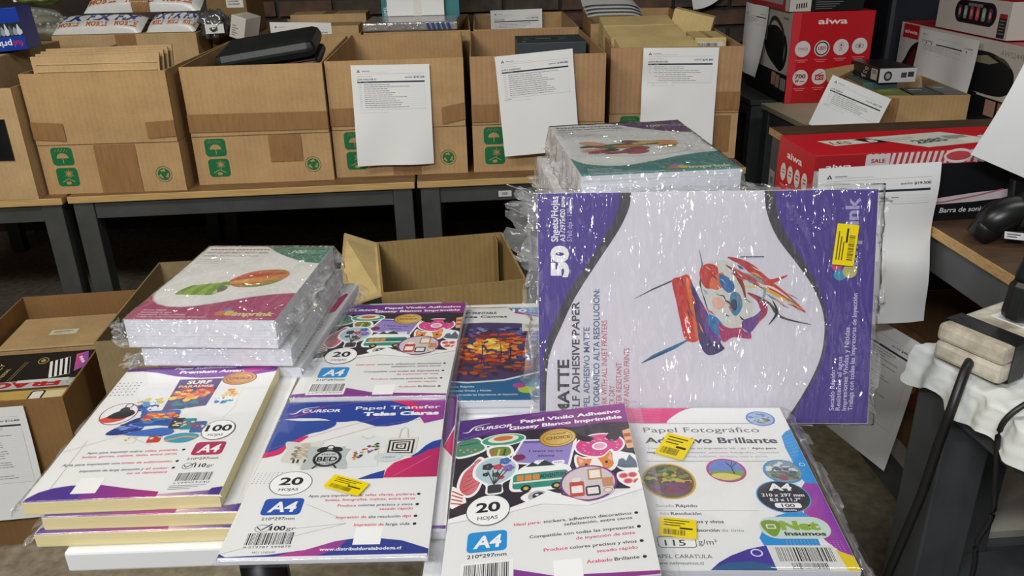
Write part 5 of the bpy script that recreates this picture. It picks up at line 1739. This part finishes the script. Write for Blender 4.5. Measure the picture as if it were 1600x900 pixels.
def inN(name, label, x, y, z, W, D, H, mat, rz=0.0, rx=0.0, ry=0.0):
    c, s_ = cos(-0.059), sin(-0.059)
    return printed_box(name, label, (fl_[0] + x * c - y * s_, fl_[1] + x * s_ + y * c, z), -0.059 + rz, W, D, H, mat, rx=rx, ry=ry)


t = inN('small_goods_box', 'plain dark box at the bottom of the small goods carton', 0.01, 0.01, 0.662, 0.27, 0.37, 0.055, 'black_box')
a = Art(270, 370)
a.rect(30, 30, 80, 120, '#3a4a50')
a.build(t, 'top_print', (0.135, 0.185, 0.0553))
M['lime'] = pbr('lime_card', '#77801f', 0.45, var=0.1)
M['grey_box'] = pbr('grey_printed_card', '#5d6164', 0.4, var=0.15)
M['teal_box'] = pbr('teal_printed_card', '#4d6c68', 0.4, var=0.2)
for nm, lb, x, y, W, D, H, m_ in (('small_goods_box', 'lime green small box at the front of the small goods carton', 0.006, 0.008, 0.10, 0.12, 0.045, 'lime'), ('small_goods_box', 'dark grey small box at the right of the small goods carton', 0.115, 0.008, 0.09, 0.14, 0.045, 'black_box'),
                                 ('small_goods_box', 'grey small box with pale lid in the right corner of the small goods carton', 0.21, 0.01, 0.07, 0.16, 0.048, 'grey_box'), ('small_goods_box', 'teal small box at the left of the small goods carton', 0.006, 0.20, 0.12, 0.18, 0.055, 'teal_box')):
    t = inN(nm, lb, x, y, 0.719, W, D, H, m_)
    a = Art(W * 1000, D * 1000)
    a.rect(W * 150, D * 200, W * 500, D * 180, '#9a9c98' if m_ != 'lime' else '#a8b03c')
    a.rect(W * 150, D * 500, W * 600, D * 80, '#787a78' if m_ != 'lime' else '#98a030')
    a.build(t, 'top_print', (W / 2, D / 2, H + 0.0003))
cs = inN('car_speaker_box', 'black and white car speaker box lying on the small goods carton', 0.045, 0.165, 0.7785, 0.135, 0.225, 0.05, 'black_box', rz=0.12)
a = Art(135, 50)
a.rect(0.5, 0.5, 134, 49, '#c9c8cc')
a.ell(32, 27, 15, 17, '#2a2a2e')
a.ell(32, 27, 9, 10, '#9a9aa0')
a.rect(80, 16, 20, 18, '#44444a')
a.rect(104, 14, 22, 18, '#3a3a40')
a.build(cs, 'end_print', (0, -0.0004, 0), FRONT, origin='bl')
a = Art(225, 50)
a.rect(70, 2, 150, 46, '#17181b')
a.rect(165, 6, 46, 38, '#c4c4bc')
a.text('D1', 118, 140, 18, 11, '#c9c9cc', 0.03)
a.text('Car', 104, 134, 31, 10, '#c9c9cc', 0.02)
a.text('Spe', 92, 128, 44, 10, '#c9c9cc', 0.02)
a.bars(172, 10, 30, 14, seed=12)
a.build(cs, 'side_print', (-0.0004, 0.225, 0), LEFT, origin='bl')
sheet('stock_list', 'tilted white list hanging off the left corner of the small goods carton', (1.150, 2.705, 0.812), (pi / 2 - 0.2, 0.37, -0.30), doc_art(200, 170, 'LOTE TARJETAS', '$63.120', '$73.200', 6, 13),
      lambda u, v: 0.004 + 0.02 * v * v, w=200, h=170)

# long soundbar carton
SB = printed_box('soundbar_box', 'long red and black soundbar box across the dark table, striped front', (0.531, 1.397, 0.8005), 0.086, 0.50, 0.156, 0.132, 'red_box')
a = Art(500, 132)
a.rect(0.5, 0.5, 499, 131, '#17181b')
a.rect(0.5, 0.5, 499, 25, '#b83a40')
for i in range(26):
    x = 60 + i * 11
    a.poly([(x, 24), (x + 6 - i * 0.05, 24), (x + 9, 2), (x + 3, 2)], '#d8cfcf')
a.ell(262, 12, 27, 13, '#c24a4e')
a.ring(262, 12, 27, 13, 4.5, '#ddd4d4')
for k in (38, 50, 62):
    a.line([(262 + k, 2), (264 + k, 14), (258 + k, 25)], 5, '#ddd4d4')
a.rect(0.5, 2, 92, 28, '#a02028')
aiwa(a, 21, 68, 26, 9)
a.rect(92, 3, 44, 20, '#cfc8c8')
a.text('SALE', 102, 128, 18, 7, '#a02a30', 0.03)
a.poly([(180, 92), (230, 90), (306, 82), (400, 76), (400, 92), (306, 99), (180, 102)], '#d2c4c8')
a.line([(190, 100), (250, 97), (310, 88), (360, 78)], 3, '#b06a70')
a.text('Barra de sonido', 246, 340, 117, 9.5, '#e4e4e6', 0.01, 0.1)
a.rect(0.5, 28, 34, 100, '#a9aaa6')
a.line([(8, 30), (24, 80), (14, 126)], 6, '#cfd0cc')
a.rect(22, 44, 12, 26, '#a02028')
a.build(SB, 'front_print', (0, -0.0004, 0), FRONT, origin='bl')
a = Art(156, 132)
aiwa(a, 42, 108, 32, 13)
for i in range(4):
    a.ell(32 + i * 31, 62 - i * 1.5, 12, 17, '#d8d0cc')
    a.rect(26 + i * 31, 56 - i * 1.5, 12, 3, ['#8a8a80', '#b04a50', '#b02a34', '#7a6a6a'][i])
    a.rect(26 + i * 31, 62 - i * 1.5, 12, 3, ['#8a8a80', '#b04a50', '#b02a34', '#7a6a6a'][i])
    a.rect(22 + i * 31, 86, 20, 2.4, '#d88a8c')
a.build(SB, 'end_print', (-0.0004, 0.156, 0), LEFT, origin='bl')
a = Art(500, 156)
a.poly([(45, 60), (120, 56), (150, 84), (62, 100)], '#cfccc2')
a.text('LES', 62, 100, 88, 18, '#55554f', 0.02)
a.poly([(112, 60), (150, 56), (178, 84), (140, 92)], '#17181a')
a.text('B', 136, 152, 84, 20, '#d8d6cc', 0.05)
a.poly([(140, 50), (300, 30), (375, 110), (215, 138)], '#c4c5bb')
a.text('2885', 212, 282, 110, 24, '#55585a', 0.04, rot=-12)
a.rect(282, 60, 44, 26, '#8d8f8a')
a.line([(160, 70), (230, 60)], 3, '#8d8f8a')
a.line([(170, 80), (220, 73)], 3, '#8d8f8a')
a.text('aiwa', 300, 490, 112, 46, '#d8d4cc', 0.05)
a.build(SB, 'top_print', (0.25, 0.078, 0.1323))
sheet('stock_list', 'white list with price 19.500 hanging from the soundbar box', (0.6405, 1.388, 0.916), (pi / 2, -0.02, 0.05), doc_art(216, 292, '', '$19.500', '$68.295', 3, 14) if False else doc_art(216, 292, 'LOTE 2 BARRA', '$19.500', '$68.295', 3, 14),
      lambda u, v: 0.004 + 0.030 * v * v + 0.004 * sin(7 * u + 2) * v + 0.004 * sin(11 * v) * u, h=292)

# dark card terminal with a blank sheet on it
t = thing('card_display', 'black display panel standing behind the scanner, at the soundbar box', 'display', (0.866, 1.352, 0.8005), (0, 0, 0.06))
obj('panel', MB().hexa([(0, 0.0, 0.006), (0.20, 0.0, 0.006), (0.20, 0.016, 0.006), (0, 0.016, 0.006), (0.004, 0.018, 0.088), (0.20, 0.018, 0.088), (0.20, 0.034, 0.088), (0.004, 0.034, 0.088)]), 'black', t, bev=0.004)
bx('foot', 'black', t, 0.01, 0.0, 0, 0.19, 0.045, 0.006, bev=0.002)
bx('screen', 'black_box', t, 0.012, -0.001, 0.012, 0.19, 0.0, 0.016)
t = thing('blank_sheet', 'blank white sheet tilted at the right frame edge above the black display', 'paper', (0.905, 1.355, 0.992), (pi / 2 - 0.15, 0.40, -0.15))
obj('sheet', MB().grid(lambda u, v: (-0.095 + 0.21 * u, 0.09 - 0.19 * v, 0.008 * sin(3 * v)), 12, 12), 'paper', t, smooth=True)
obj('sheet_back', MB().grid(lambda u, v: (-0.095 + 0.21 * u, 0.09 - 0.19 * v, 0.008 * sin(3 * v) - 0.0004), 12, 12), 'paper', t, smooth=True)

# hand scanner
sc = thing('barcode_scanner', 'black hand-held barcode scanner lying on the dark table', 'scanner', (0.80, 1.31, 0.8005), (0, 0, -0.12))
pth = smooth_path([(0.0, 0.0, 0.020), (0.012, 0.0, 0.038), (0.036, 0.0, 0.052), (0.066, -0.004, 0.052), (0.100, -0.012, 0.040), (0.140, -0.022, 0.026), (0.185, -0.035, 0.018)], 5)
rds = [0.020, 0.0225, 0.025, 0.027, 0.0285, 0.0295, 0.030, 0.0302, 0.0300, 0.0295, 0.0290, 0.0285, 0.0278, 0.027, 0.0262, 0.0252, 0.024, 0.023, 0.022, 0.021, 0.020, 0.0195, 0.019, 0.0185, 0.018, 0.0178, 0.0176, 0.0174, 0.0172, 0.017, 0.0168]
obj('body', MB().tube(pth, rds[:len(pth)], 20, flat=0.9), 'black', sc, smooth=True)
obj('nose_hood', MB().tube([(-0.012, 0.0, 0.006), (0.0, 0, 0.020), (0.012, 0, 0.034)], [0.019, 0.0235, 0.025], 20), 'black', sc, smooth=True)
obj('collar_ring', MB().tube([(0.047, -0.001, 0.054), (0.055, -0.002, 0.0535)], [0.0312, 0.0312], 24), 'rubber', sc, smooth=True)
a = Art(34, 12)
a.rect(0, 0, 34, 12, '#c9cacc')
a.rect(4, 3, 22, 2, '#55585c')
a.rect(4, 7, 16, 2, '#55585c')
a.build(sc, 'label', (0.036, -0.030, 0.020), (pi / 2 - 0.5, 0.1, 0))
obj('blue_trigger', MB().tube(smooth_path([(0.055, -0.030, 0.034), (0.066, -0.034, 0.026), (0.072, -0.036, 0.016)], 4), 0.0035, 8), pbr('blue_plastic', '#3a72c0', 0.35), sc, smooth=True)

# power strip on crumpled white cloth
ps = thing('power_strip', 'grubby white power strip with a black tape band on the near right table', 'power strip', (0.574, 0.988, 0.754), (0, 0, 0.66 - pi / 2))
M['old_white'] = pbr('grubby_white_plastic', '#d9d3c4', 0.45, var=0.18, scale=30, dark='#a0957f', bump=0.1)
# local x runs across the strip, local y along it
ps.rotation_euler = (0, 0, -1.08)
bx('lower_shell', 'old_white', ps, -0.006, 0.0, 0.0, 0.089, 0.32, 0.026, bev=0.006)
bx('upper_shell', 'old_white', ps, -0.006, 0.0, 0.0268, 0.089, 0.32, 0.052, bev=0.006)
for i in range(2):
    y = 0.075 + i * 0.11
    sk_ = bx('socket', 'white_board', ps, 0.018, y, 0.0521, 0.066, y + 0.062, 0.0540, bev=0.002)
    for k in range(3):
        obj('socket_hole', MB().tube([(0.042, y + 0.012 + 0.019 * k, 0.0541), (0.042, y + 0.012 + 0.019 * k, 0.0544)], 0.0034, 10), 'black', sk_)
mb = MB()
mb.box(-0.0072, 0.018, 0.0, 0.0902, 0.050, 0.0008).box(-0.0074, 0.018, 0, -0.0062, 0.050, 0.0532).box(0.0892, 0.018, 0, 0.0904, 0.050, 0.0532).box(-0.0074, 0.018, 0.0522, 0.0904, 0.050, 0.0534)
obj('tape_band', mb, pbr('black_insulating_tape', '#1a1a1c', 0.4, bump=0.5, bscale=80), ps)
obj('cable', MB().tube([ps.matrix_basis.inverted() @ Vector(q) for q in smooth_path([(0.610, 0.962, 0.768), (0.588, 0.938, 0.764), (0.566, 0.915, 0.715), (0.562, 0.920, 0.655), (0.560, 0.930, 0.57), (0.545, 0.935, 0.46), (0.52, 0.93, 0.33), (0.50, 0.92, 0.15), (0.50, 0.92, 0.01)], 8)], 0.0065, 12), 'rubber', ps, smooth=True)
pl = thing('power_plug', 'black moulded mains plug standing in the power strip', 'plug', (0.668, 0.985, 0.8150), (0.0, 0.06, 0.3))
obj('plug_body', MB().tube([(0, 0, 0), (0, 0, 0.006), (0, 0, 0.030), (0, 0, 0.045), (0, 0, 0.052)], [0.017, 0.0185, 0.0175, 0.0175, 0.013], 8, up=(0, 1, 0)), 'rubber', pl, bev=0.001)
obj('plug_neck', MB().tube([(0, 0, 0.052), (0, 0, 0.062), (0, 0, 0.078), (0, 0, 0.088)], [0.0135, 0.0145, 0.0115, 0.0095], 10, up=(0, 1, 0)), 'rubber', pl, smooth=True)
for i in range(4):
    obj('strain_relief', MB().tube([(0, 0, 0.088 + i * 0.006), (0, 0, 0.092 + i * 0.006)], 0.0105 - 0.0008 * i, 12, up=(0, 1, 0)), 'rubber', pl, smooth=True)
obj('cable', MB().tube(smooth_path([(0, 0, 0.085), (0, 0.0, 0.125), (0.02, 0.0, 0.150), (0.08, -0.02, 0.145), (0.16, -0.04, 0.09)], 6), 0.0048, 10), 'rubber', pl, smooth=True)
cloth = thing('white_cloth', 'crumpled white cloth spread under the power strip over the table corner', 'cloth', (0.600, 1.00, 0.7405), (0, 0, 0.124))


def cl(u, v):
    # u along the table edge towards the camera, v from the table top over the left edge and down
    y = 0.048 - 0.40 * u
    s_ = v * 0.245
    wv = 0.5 + 0.5 * noise.noise((u * 7, 0.4, 3.1))
    if s_ < 0.165:
        x, z = 0.15 - s_, 0.004 + 0.007 * abs(noise.noise((u * 13, v * 9, 1.0)))
    else:
        dn = (s_ - 0.165) * (0.25 + 0.65 * wv)
        x, z = -0.017 - 0.005 * sin(u * 46 + 2 * v) - 0.20 * dn, 0.005 - dn
    return (x + 0.003 * noise.noise((u * 26, v * 14, 8)), y + 0.004 * noise.noise((u * 16, v * 16, 5)), z)


obj('cloth', MB().grid(cl, 60, 40), pbr('white_cloth', '#dfe2de', 0.8, var=0.08, scale=30), cloth, smooth=True)
tag(obj('thin_cable', MB().tube(smooth_path([(0.665, 0.86, 0.775), (0.625, 0.85, 0.772), (0.592, 0.85, 0.735), (0.600, 0.85, 0.665), (0.609, 0.85, 0.60), (0.598, 0.85, 0.553), (0.603, 0.85, 0.49), (0.60, 0.85, 0.2), (0.60, 0.85, 0.01)], 8), 0.0036, 10), 'rubber', smooth=True), 'thin black cable hanging over the edge of the near right table', 'cable')

# goods under the dark table
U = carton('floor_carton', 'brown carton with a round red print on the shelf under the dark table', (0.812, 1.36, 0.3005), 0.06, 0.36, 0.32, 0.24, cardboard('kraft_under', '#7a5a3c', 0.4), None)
a = Art(300, 200)
a.ell(215, 66, 44, 56, '#2b3a22')
a.ell(215, 66, 37, 48, '#8c2420')
a.ell(212, 60, 14, 20, '#c9a24a')
a.build(U, 'red_print', (-0.0005, 0.30, 0), LEFT, origin='bl')
sheet('stock_list', 'list hanging low beside the brown carton under the dark table', (0.722, 1.445, 0.588), (pi / 2 - 0.06, 0.05, -1.20), doc_art(216, 279, 'LOTE 33 VARIOS', '$49.900', '$61.360', 26, 15),
      lambda u, v: 0.004 + 0.012 * v * v)
t = thing('red_case', 'dark case with a red lid on the shelf under the dark table', 'box', (0.85, 1.86, 0.3005), (0, 0, 0.1))
bx('body', 'black_box', t, 0, 0, 0, 0.30, 0.16, 0.20, bev=0.003)
bx('lid', 'red_box', t, -0.003, -0.003, 0.2005, 0.303, 0.163, 0.235, bev=0.003)
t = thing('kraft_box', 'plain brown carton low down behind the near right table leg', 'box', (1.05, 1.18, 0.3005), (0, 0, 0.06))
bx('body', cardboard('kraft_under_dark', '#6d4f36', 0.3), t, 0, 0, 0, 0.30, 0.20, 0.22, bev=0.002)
bx('lid_seam', 'tape', t, 0.12, 0, 0.2201, 0.17, 0.20, 0.2205)


# ================================================================== goods in and behind the carton row
def plain_box(name, label, loc, rz, W, D, H, mat, cat='box', seam=True, rx=0.0, ry=0.0, group=None):
    t = thing(name, label, cat, loc, (rx, ry, rz), group)
    bx('body', mat, t, 0, 0, 0, W, D, H, bev=0.002)
    if seam:
        bx('lid_seam', 'tape', t, W * 0.42, 0.0, H + 0.0001, W * 0.58, D, H + 0.0005)
    return t


# leftmost marked carton: leaning boards in front, its back flap folded away, a packed box behind
for o in list(B[0].children):
    if o.name.startswith('flap') and o.data.vertices[0].co.y > 0.3:
        bpy.data.objects.remove(o)
for i in range(4):
    z0, y0 = 0.924 - 0.008 * i, 2.264 + 0.022 * i
    t = thing('cardboard_panel', ['nearest', 'second', 'third', 'farthest'][i] + ' loose cardboard panel leaning in the leftmost marked carton', 'cardboard', (-1.262 + 0.004 * i, y0, z0), (0, 0, 0.03), 'loose panels in the leftmost marked carton')
    obj('board', MB().hexa([(0.0, 0, 0), (0.325, 0, 0), (0.325, 0.006, 0), (0.0, 0.006, 0), (-0.012, 0.018, 0.096 + i * 0.012), (0.330, 0.018, 0.100 + i * 0.012), (0.330, 0.024, 0.100 + i * 0.012), (-0.012, 0.024, 0.096 + i * 0.012)]), 'kraft_l', t)
    for k in range(4):
        bx('crease', 'kraft_y', t, 0.002, -0.0006 + k * 0.004, 0.018 + k * 0.019, 0.322, 0.004 + k * 0.004, 0.0195 + k * 0.019)
pb = plain_box('packed_box', 'packed kraft box with a tape strip behind the leftmost marked carton', (-1.545, 2.925, 0.656), 0.01, 0.49, 0.40, 0.352, 'kraft_l', seam=False)
bx('tape_strip', 'tape', pb, 0.215, -0.0008, 0.22, 0.285, -0.0001, 0.352)
bx('tape_strip', 'tape', pb, 0.215, -0.0008, 0.3521, 0.285, 0.40, 0.3526)
bx('torn_flap', 'kraft_o', pb, -0.02, -0.06, 0.280, 0.30, -0.056, 0.318)
t = plain_box('kraft_box', 'low carton behind the far left carton, under the bubble wrap', (-2.05, 2.86, 0.656), 0.0, 0.47, 0.40, 0.325, 'kraft_l')
# bubble wrap bundle
bw = thing('bubble_wrap_bundle', 'heap of clear bubble wrap behind the blue ink box', 'bubble wrap', (-1.72, 3.02, 0.9825), (0, 0, 0.05))


def lump(w, d, h, seed, k=6.0, amp=0.35):
    def fn(u, v):
        th, ph = 2 * pi * u, pi * v
        r = 1 + amp * noise.noise((cos(th) * sin(ph) * k * 0.3 + seed, sin(th) * sin(ph) * k * 0.3, cos(ph) * k * 0.3))
        return (w / 2 * r * cos(th) * sin(ph), d / 2 * r * sin(th) * sin(ph), max(0.0, h / 2 + h / 2 * r * cos(ph)))
    return MB().grid(fn, 44, 22)


M['wrapfill'] = pbr('olive_packing', '#8b8a62', 0.5, var=0.35, scale=18, dark='#4c4a38')
M['bubble'] = film('bubble_film', 1.0, 34, haze=0.25, rough=0.15, tint=(0.96, 0.97, 0.9, 1), dist=0.01)
obj('filling', lump(0.36, 0.22, 0.095, 3.0), 'wrapfill', bw, smooth=True)
obj('film', lump(0.39, 0.25, 0.108, 3.0), 'bubble', bw, smooth=True)
bubb = MB()
rb2 = random.Random(9)
for i in range(130):
    an, ph = rb2.uniform(0, 2 * pi), rb2.uniform(0.2, 1.5)
    x, y, z = 0.19 * cos(an) * sin(ph), 0.12 * sin(an) * sin(ph), 0.052 + 0.054 * cos(ph)
    bubb.tube([(x, y, z), (x * 1.02, y * 1.02, z + 0.004), (x * 1.03, y * 1.03, z + 0.006)], [0.006, 0.005, 0.002], 7)
obj('bubbles', bubb, 'bubble', bw, smooth=True, kind='stuff')
gp = thing('green_pouch', 'green pouch lying on the bubble wrap at the top left', 'pouch', (-1.62, 3.05, 1.100), (0, 0, 0.2))
obj('pouch', lump(0.14, 0.10, 0.05, 7.0), pbr('green_plastic', '#5b6a2a', 0.35, var=0.25), gp, smooth=True)
bx('white_seal', 'label', gp, -0.075, -0.03, 0.015, -0.055, 0.03, 0.03)


def pillow(label, loc, rz, w, d, h, seed, rx=0.0):
    t = thing('printed_bag', label, 'bag', loc, (rx, 0, rz), 'printed white bags on the packed box')

    def top(x, y):
        u, v = x / w * 2, y / d * 2
        return h * (max(0, 1 - u ** 4) * max(0, 1 - v ** 4)) ** 0.5 * (0.9 + 0.12 * noise.noise((x * 20 + seed, y * 20, 0)))
    obj('bag_skin', MB().grid(lambda a_, b_: ((a_ - 0.5) * w, (b_ - 0.5) * d, top((a_ - 0.5) * w, (b_ - 0.5) * d)), 26, 16), pbr('white_bag_plastic', '#d8d9da', 0.28, var=0.05, bump=0.3, bscale=40), t, smooth=True)
    obj('bag_base', MB().grid(lambda a_, b_: ((a_ - 0.5) * w, (b_ - 0.5) * d, 0.0), 4, 4), 'label', t)
    for i in range(3):
        a = Art(w * 1000, d * 1000)
        x = 14 + i * w * 320
        a.text('FIX', x, x + w * 270, d * 560, d * 400, '#243a86', 0.05)
        a.build(t, 'blue_lettering', deform=lambda x, y, z: (x, y, max(0.0, top(x, y)) + z + 0.0006))
        a = Art(w * 1000, d * 1000)
        a.text('MOBILE', x + 6, x + w * 260, d * 860, d * 200, '#c2642a', 0.04)
        a.build(t, 'orange_lettering', deform=lambda x, y, z: (x, y, max(0.0, top(x, y)) + z + 0.0006))
    return t


pillow('lower left printed white bag on the packed box', (-1.40, 2.995, 1.0300), 0.02, 0.30, 0.105, 0.030, 1, rx=0.40)
pillow('printed white bag at the right end of the packed box', (-1.145, 3.00, 1.0300), -0.05, 0.17, 0.105, 0.030, 2, rx=0.40)
tp = pillow('uppermost printed white bag, taped down on the packed box', (-1.265, 3.08, 1.0950), 0.03, 0.40, 0.12, 0.040, 4, rx=0.42)
obj('tape_strip', MB().grid(lambda u, v: (-0.03 + 0.06 * u, -0.064 + 0.128 * v, 0.004 + 0.042 * max(0.0, 1 - (2 * v - 1) ** 4) ** 0.5), 3, 14), 'tape', tp, smooth=True)
sv = thing('silver_pouch', 'dark silvery pouch sagging off the right end of the packed box', 'pouch', (-1.002, 2.975, 0.985), (0, 0, 0.3))
obj('pouch', lump(0.10, 0.12, 0.09, 5.0, k=12, amp=0.5), pbr('silver_foil', '#8b8d92', 0.22, metal=0.7, var=0.4, scale=30, bump=0.8, bscale=50), sv, smooth=True)
bx('seal_strip', 'label', sv, -0.03, -0.065, 0.02, 0.03, -0.060, 0.05)
t = plain_box('kraft_box', 'tilted brown box with a white label behind the black case carton', (-1.048, 3.06, 0.656), 0.0, 0.140, 0.22, 0.48, cardboard('kraft_olive_dark', '#7f6640', 0.3))
a = Art(60, 40)
a.rect(0, 0, 60, 40, '#cfcfca')
for i in range(3):
    a.bars(6, 6 + i * 10, 40, 6, seed=70 + i)
a.build(t, 'label', (0.10, -0.0006, 0.44), FRONT)
t = plain_box('white_small_box', 'narrow white box propped against the labelled brown box', (-0.945, 2.935, 0.992), -0.25, 0.055, 0.10, 0.075, 'white_box', seam=False, ry=0.28)
a = Art(55, 75)
for i in range(5):
    a.rect(8, 30 + i * 8, 14 + (i % 2) * 8, 4, '#8d8f92')
a.build(t, 'print', (0.0275, -0.0006, 0.0375), FRONT)

# black case in the second carton
bc = thing('black_case', 'black rounded equipment case slanting in the second marked carton', 'case', (-0.812, 2.38, 0.915), (0.10, -0.13, 0.08))
M['black_case'] = pbr('black_nylon', '#1b2022', 0.5, var=0.25, bump=0.2, bscale=120)
bx('lower_shell', 'black_case', bc, 0, 0, 0, 0.285, 0.22, 0.030, bev=0.012)
bx('upper_shell', 'black_case', bc, 0, 0, 0.0335, 0.285, 0.22, 0.085, bev=0.022)
bx('zip', pbr('zip_tape', '#5a2a2a', 0.5), bc, 0.006, -0.001, 0.0305, 0.279, 0.0, 0.033)
t = plain_box('kraft_box', 'kraft box under the black case in the second marked carton', (-0.865, 2.33, 0.664), 0.063, 0.33, 0.30, 0.23, 'kraft')

# second row of cartons
rowb = [('carton in the second row behind the black case carton, a list standing in it', (-0.885, 3.00), 0.05), ('carton in the second row under the foil-wrapped pack', (-0.50, 3.02), 0.05), ('carton in the second row with a list inside its back wall', (-0.115, 3.04), 0.03), ('carton in the second row behind the cream boxes', (0.31, 3.14), -0.04)]
for lb, fl, yw in rowb:
    carton('rear_carton', lb, (fl[0], fl[1], 0.656), yw, 0.375, 0.62, 0.328, 'kraft', None, group='cartons in the second row')
sheet('stock_list', 'list standing up in the second-row carton behind the black case', (-0.725, 3.055, 1.022), (pi / 2 + 0.10, 0.03, 0.03), doc_art(216, 279, 'LOTE 12 NOTEBOOK', '$350.000', '$604.800', 8, 21), lambda u, v: 0.002 + 0.015 * max(0, 0.3 - v) * u)
sheet('stock_list', 'list inside the back wall of the second-row carton', (0.045, 3.625, 1.000), (pi / 2, -0.01, 0.03), doc_art(216, 279, 'LOTE 24 CABLES', '$89.900', '$604.800', 8, 22), lambda u, v: 0.003 + 0.006 * v)
for i in range(2):
    t = plain_box('kraft_box', ['flat kraft box lying in the second-row carton behind the black case', 'second flat kraft box behind the first in the rear carton'][i], (-0.862 + 0.005 * i, 3.28 + 0.17 * i, 0.664), 0.05, 0.30, 0.15, 0.32 + 0.03 * i, 'kraft_l')
fo = thing('foil_wrapped_pack', 'silver and blue foil-wrapped pack on the second-row carton', 'pack', (-0.505, 3.035, 0.9845), (0, 0, 0.02))
bx('pack', pbr('crinkled_foil', '#b9b6b6', 0.2, metal=0.55, var=0.2, scale=40, bump=1.0, bscale=70), fo, 0, 0, 0, 0.335, 0.24, 0.030, bev=0.006)
a = Art(100, 30)
for i in range(5):
    a.poly([(4 + i * 18, 4), (14 + i * 18, 3), (22 + i * 18, 26), (10 + i * 18, 27)], '#22447e')
a.build(fo, 'blue_print', (0.27, -0.0006, 0.015), FRONT)
tb_ = thing('teal_book', 'teal books standing upright behind the foil-wrapped pack', 'book', (-0.47, 3.30, 0.985), (0, 0, 0.02))
M['teal'] = pbr('teal_cover', '#2f7f84', 0.4, var=0.2)
bx('cover', 'teal', tb_, 0, 0, 0, 0.295, 0.035, 0.22, bev=0.001)
bx('pages', 'sheets', tb_, 0.004, 0.003, 0.2201, 0.291, 0.032, 0.222)
a = Art(40, 200)
a.text('PAPEL', 20, None, 180, 12, '#cfe4e2', 0.02, rot=-90)
a.build(tb_, 'cover_print', (0.02, -0.0006, 0.10), FRONT)
t = thing('paper_ream', 'white paper bundle leaning on the teal books', 'paper', (-0.445, 3.268, 1.0155), (0, 0, 0.02))
bx('sheets', 'paper', t, 0, 0, 0, 0.215, 0.020, 0.17, bev=0.002)
bx('paper_band', 'label', t, 0.10, -0.0008, 0, 0.13, 0.0208, 0.1706)

# dark device box in the fourth carton
dbx = thing('device_box', 'dark slate device box with teal printing in the fourth marked carton', 'box', (0.035, 2.66, 0.664), (0, 0, 0.03))
bx('carton', pbr('slate_card', '#3a4349', 0.4, var=0.1), dbx, 0, 0, 0, 0.215, 0.20, 0.316, bev=0.002)
a = Art(215, 200)
a.ell(90, 100, 70, 55, '#3f6660')
a.ell(90, 100, 52, 38, '#2b3236')
a.rr(62, 92, 52, 14, 3, '#a9aca0')
for i in range(4):
    a.text('DATA', 156, 196, 60 + i * 24, 12, '#4a6f8c', 0.02)
a.ell(22, 168, 7, 6, '#b0b4b0')
a.build(dbx, 'top_print', (0.1075, 0.10, 0.3163))

# cream boxes in the rightmost carton
G5 = 'cream boxes in the rightmost carton'
cz = 0.664
b5 = plain_box('cream_box', 'large cream box at the bottom of the rightmost carton', (0.325, 2.52, cz), -0.05, 0.345, 0.52, 0.25, 'kraft_y', group=G5)
for i, (lb, x, y, z, rz, W, D, H, rx) in enumerate((
        ('nearest flat cream box in the rightmost carton', 0.335, 2.50, 0.9155, 0.04, 0.235, 0.12, 0.062, 0.16),
        ('middle flat cream box in the rightmost carton', 0.325, 2.66, 0.9155, 0.10, 0.240, 0.12, 0.075, 0.20),
        ('farthest flat cream box in the rightmost carton', 0.320, 2.83, 0.9155, 0.02, 0.235, 0.12, 0.095, 0.15))):
    plain_box('cream_box', lb, (x, y, z), rz, W, D, H, 'kraft_y', seam=False, rx=rx, group=G5)
t = plain_box('cream_box', 'cream box tilted up on edge at the back of the rightmost carton', (0.545, 2.90, 0.955), -0.35, 0.135, 0.06, 0.10, 'kraft_y', seam=False, ry=0.22, group=G5)
t = plain_box('cream_box', 'cream box with a black and white barcode label in the rightmost carton', (0.575, 2.60, 0.9155), -0.05, 0.095, 0.18, 0.075, 'kraft_y', group=G5)
a = Art(80, 55)
a.rect(0, 0, 80, 55, '#cbcbc6')
a.bars(4, 4, 60, 12, seed=81)
a.rect(2, 22, 76, 12, '#26272a')
a.bars(4, 38, 50, 12, seed=82)
a.build(t, 'label', (0.045, -0.0006, 0.036), FRONT)
t = thing('paper_roll_stack', 'stack of loose white sheets curving behind the cream boxes', 'paper', (0.31, 3.26, 0.985), (0, 0, -0.04))
for i in range(4):
    obj('sheet_layer', MB().grid(lambda u, v, i=i: (0.225 * u - 0.006 * i, 0.20 * v + 0.01 * i, 0.012 * i + 0.045 * (1 - (2 * u - 0.9) ** 4 * 0.6) * (0.4 + 0.6 * v) - 0.03 * max(0, u - 0.8)), 14, 8), 'paper', t, smooth=True)
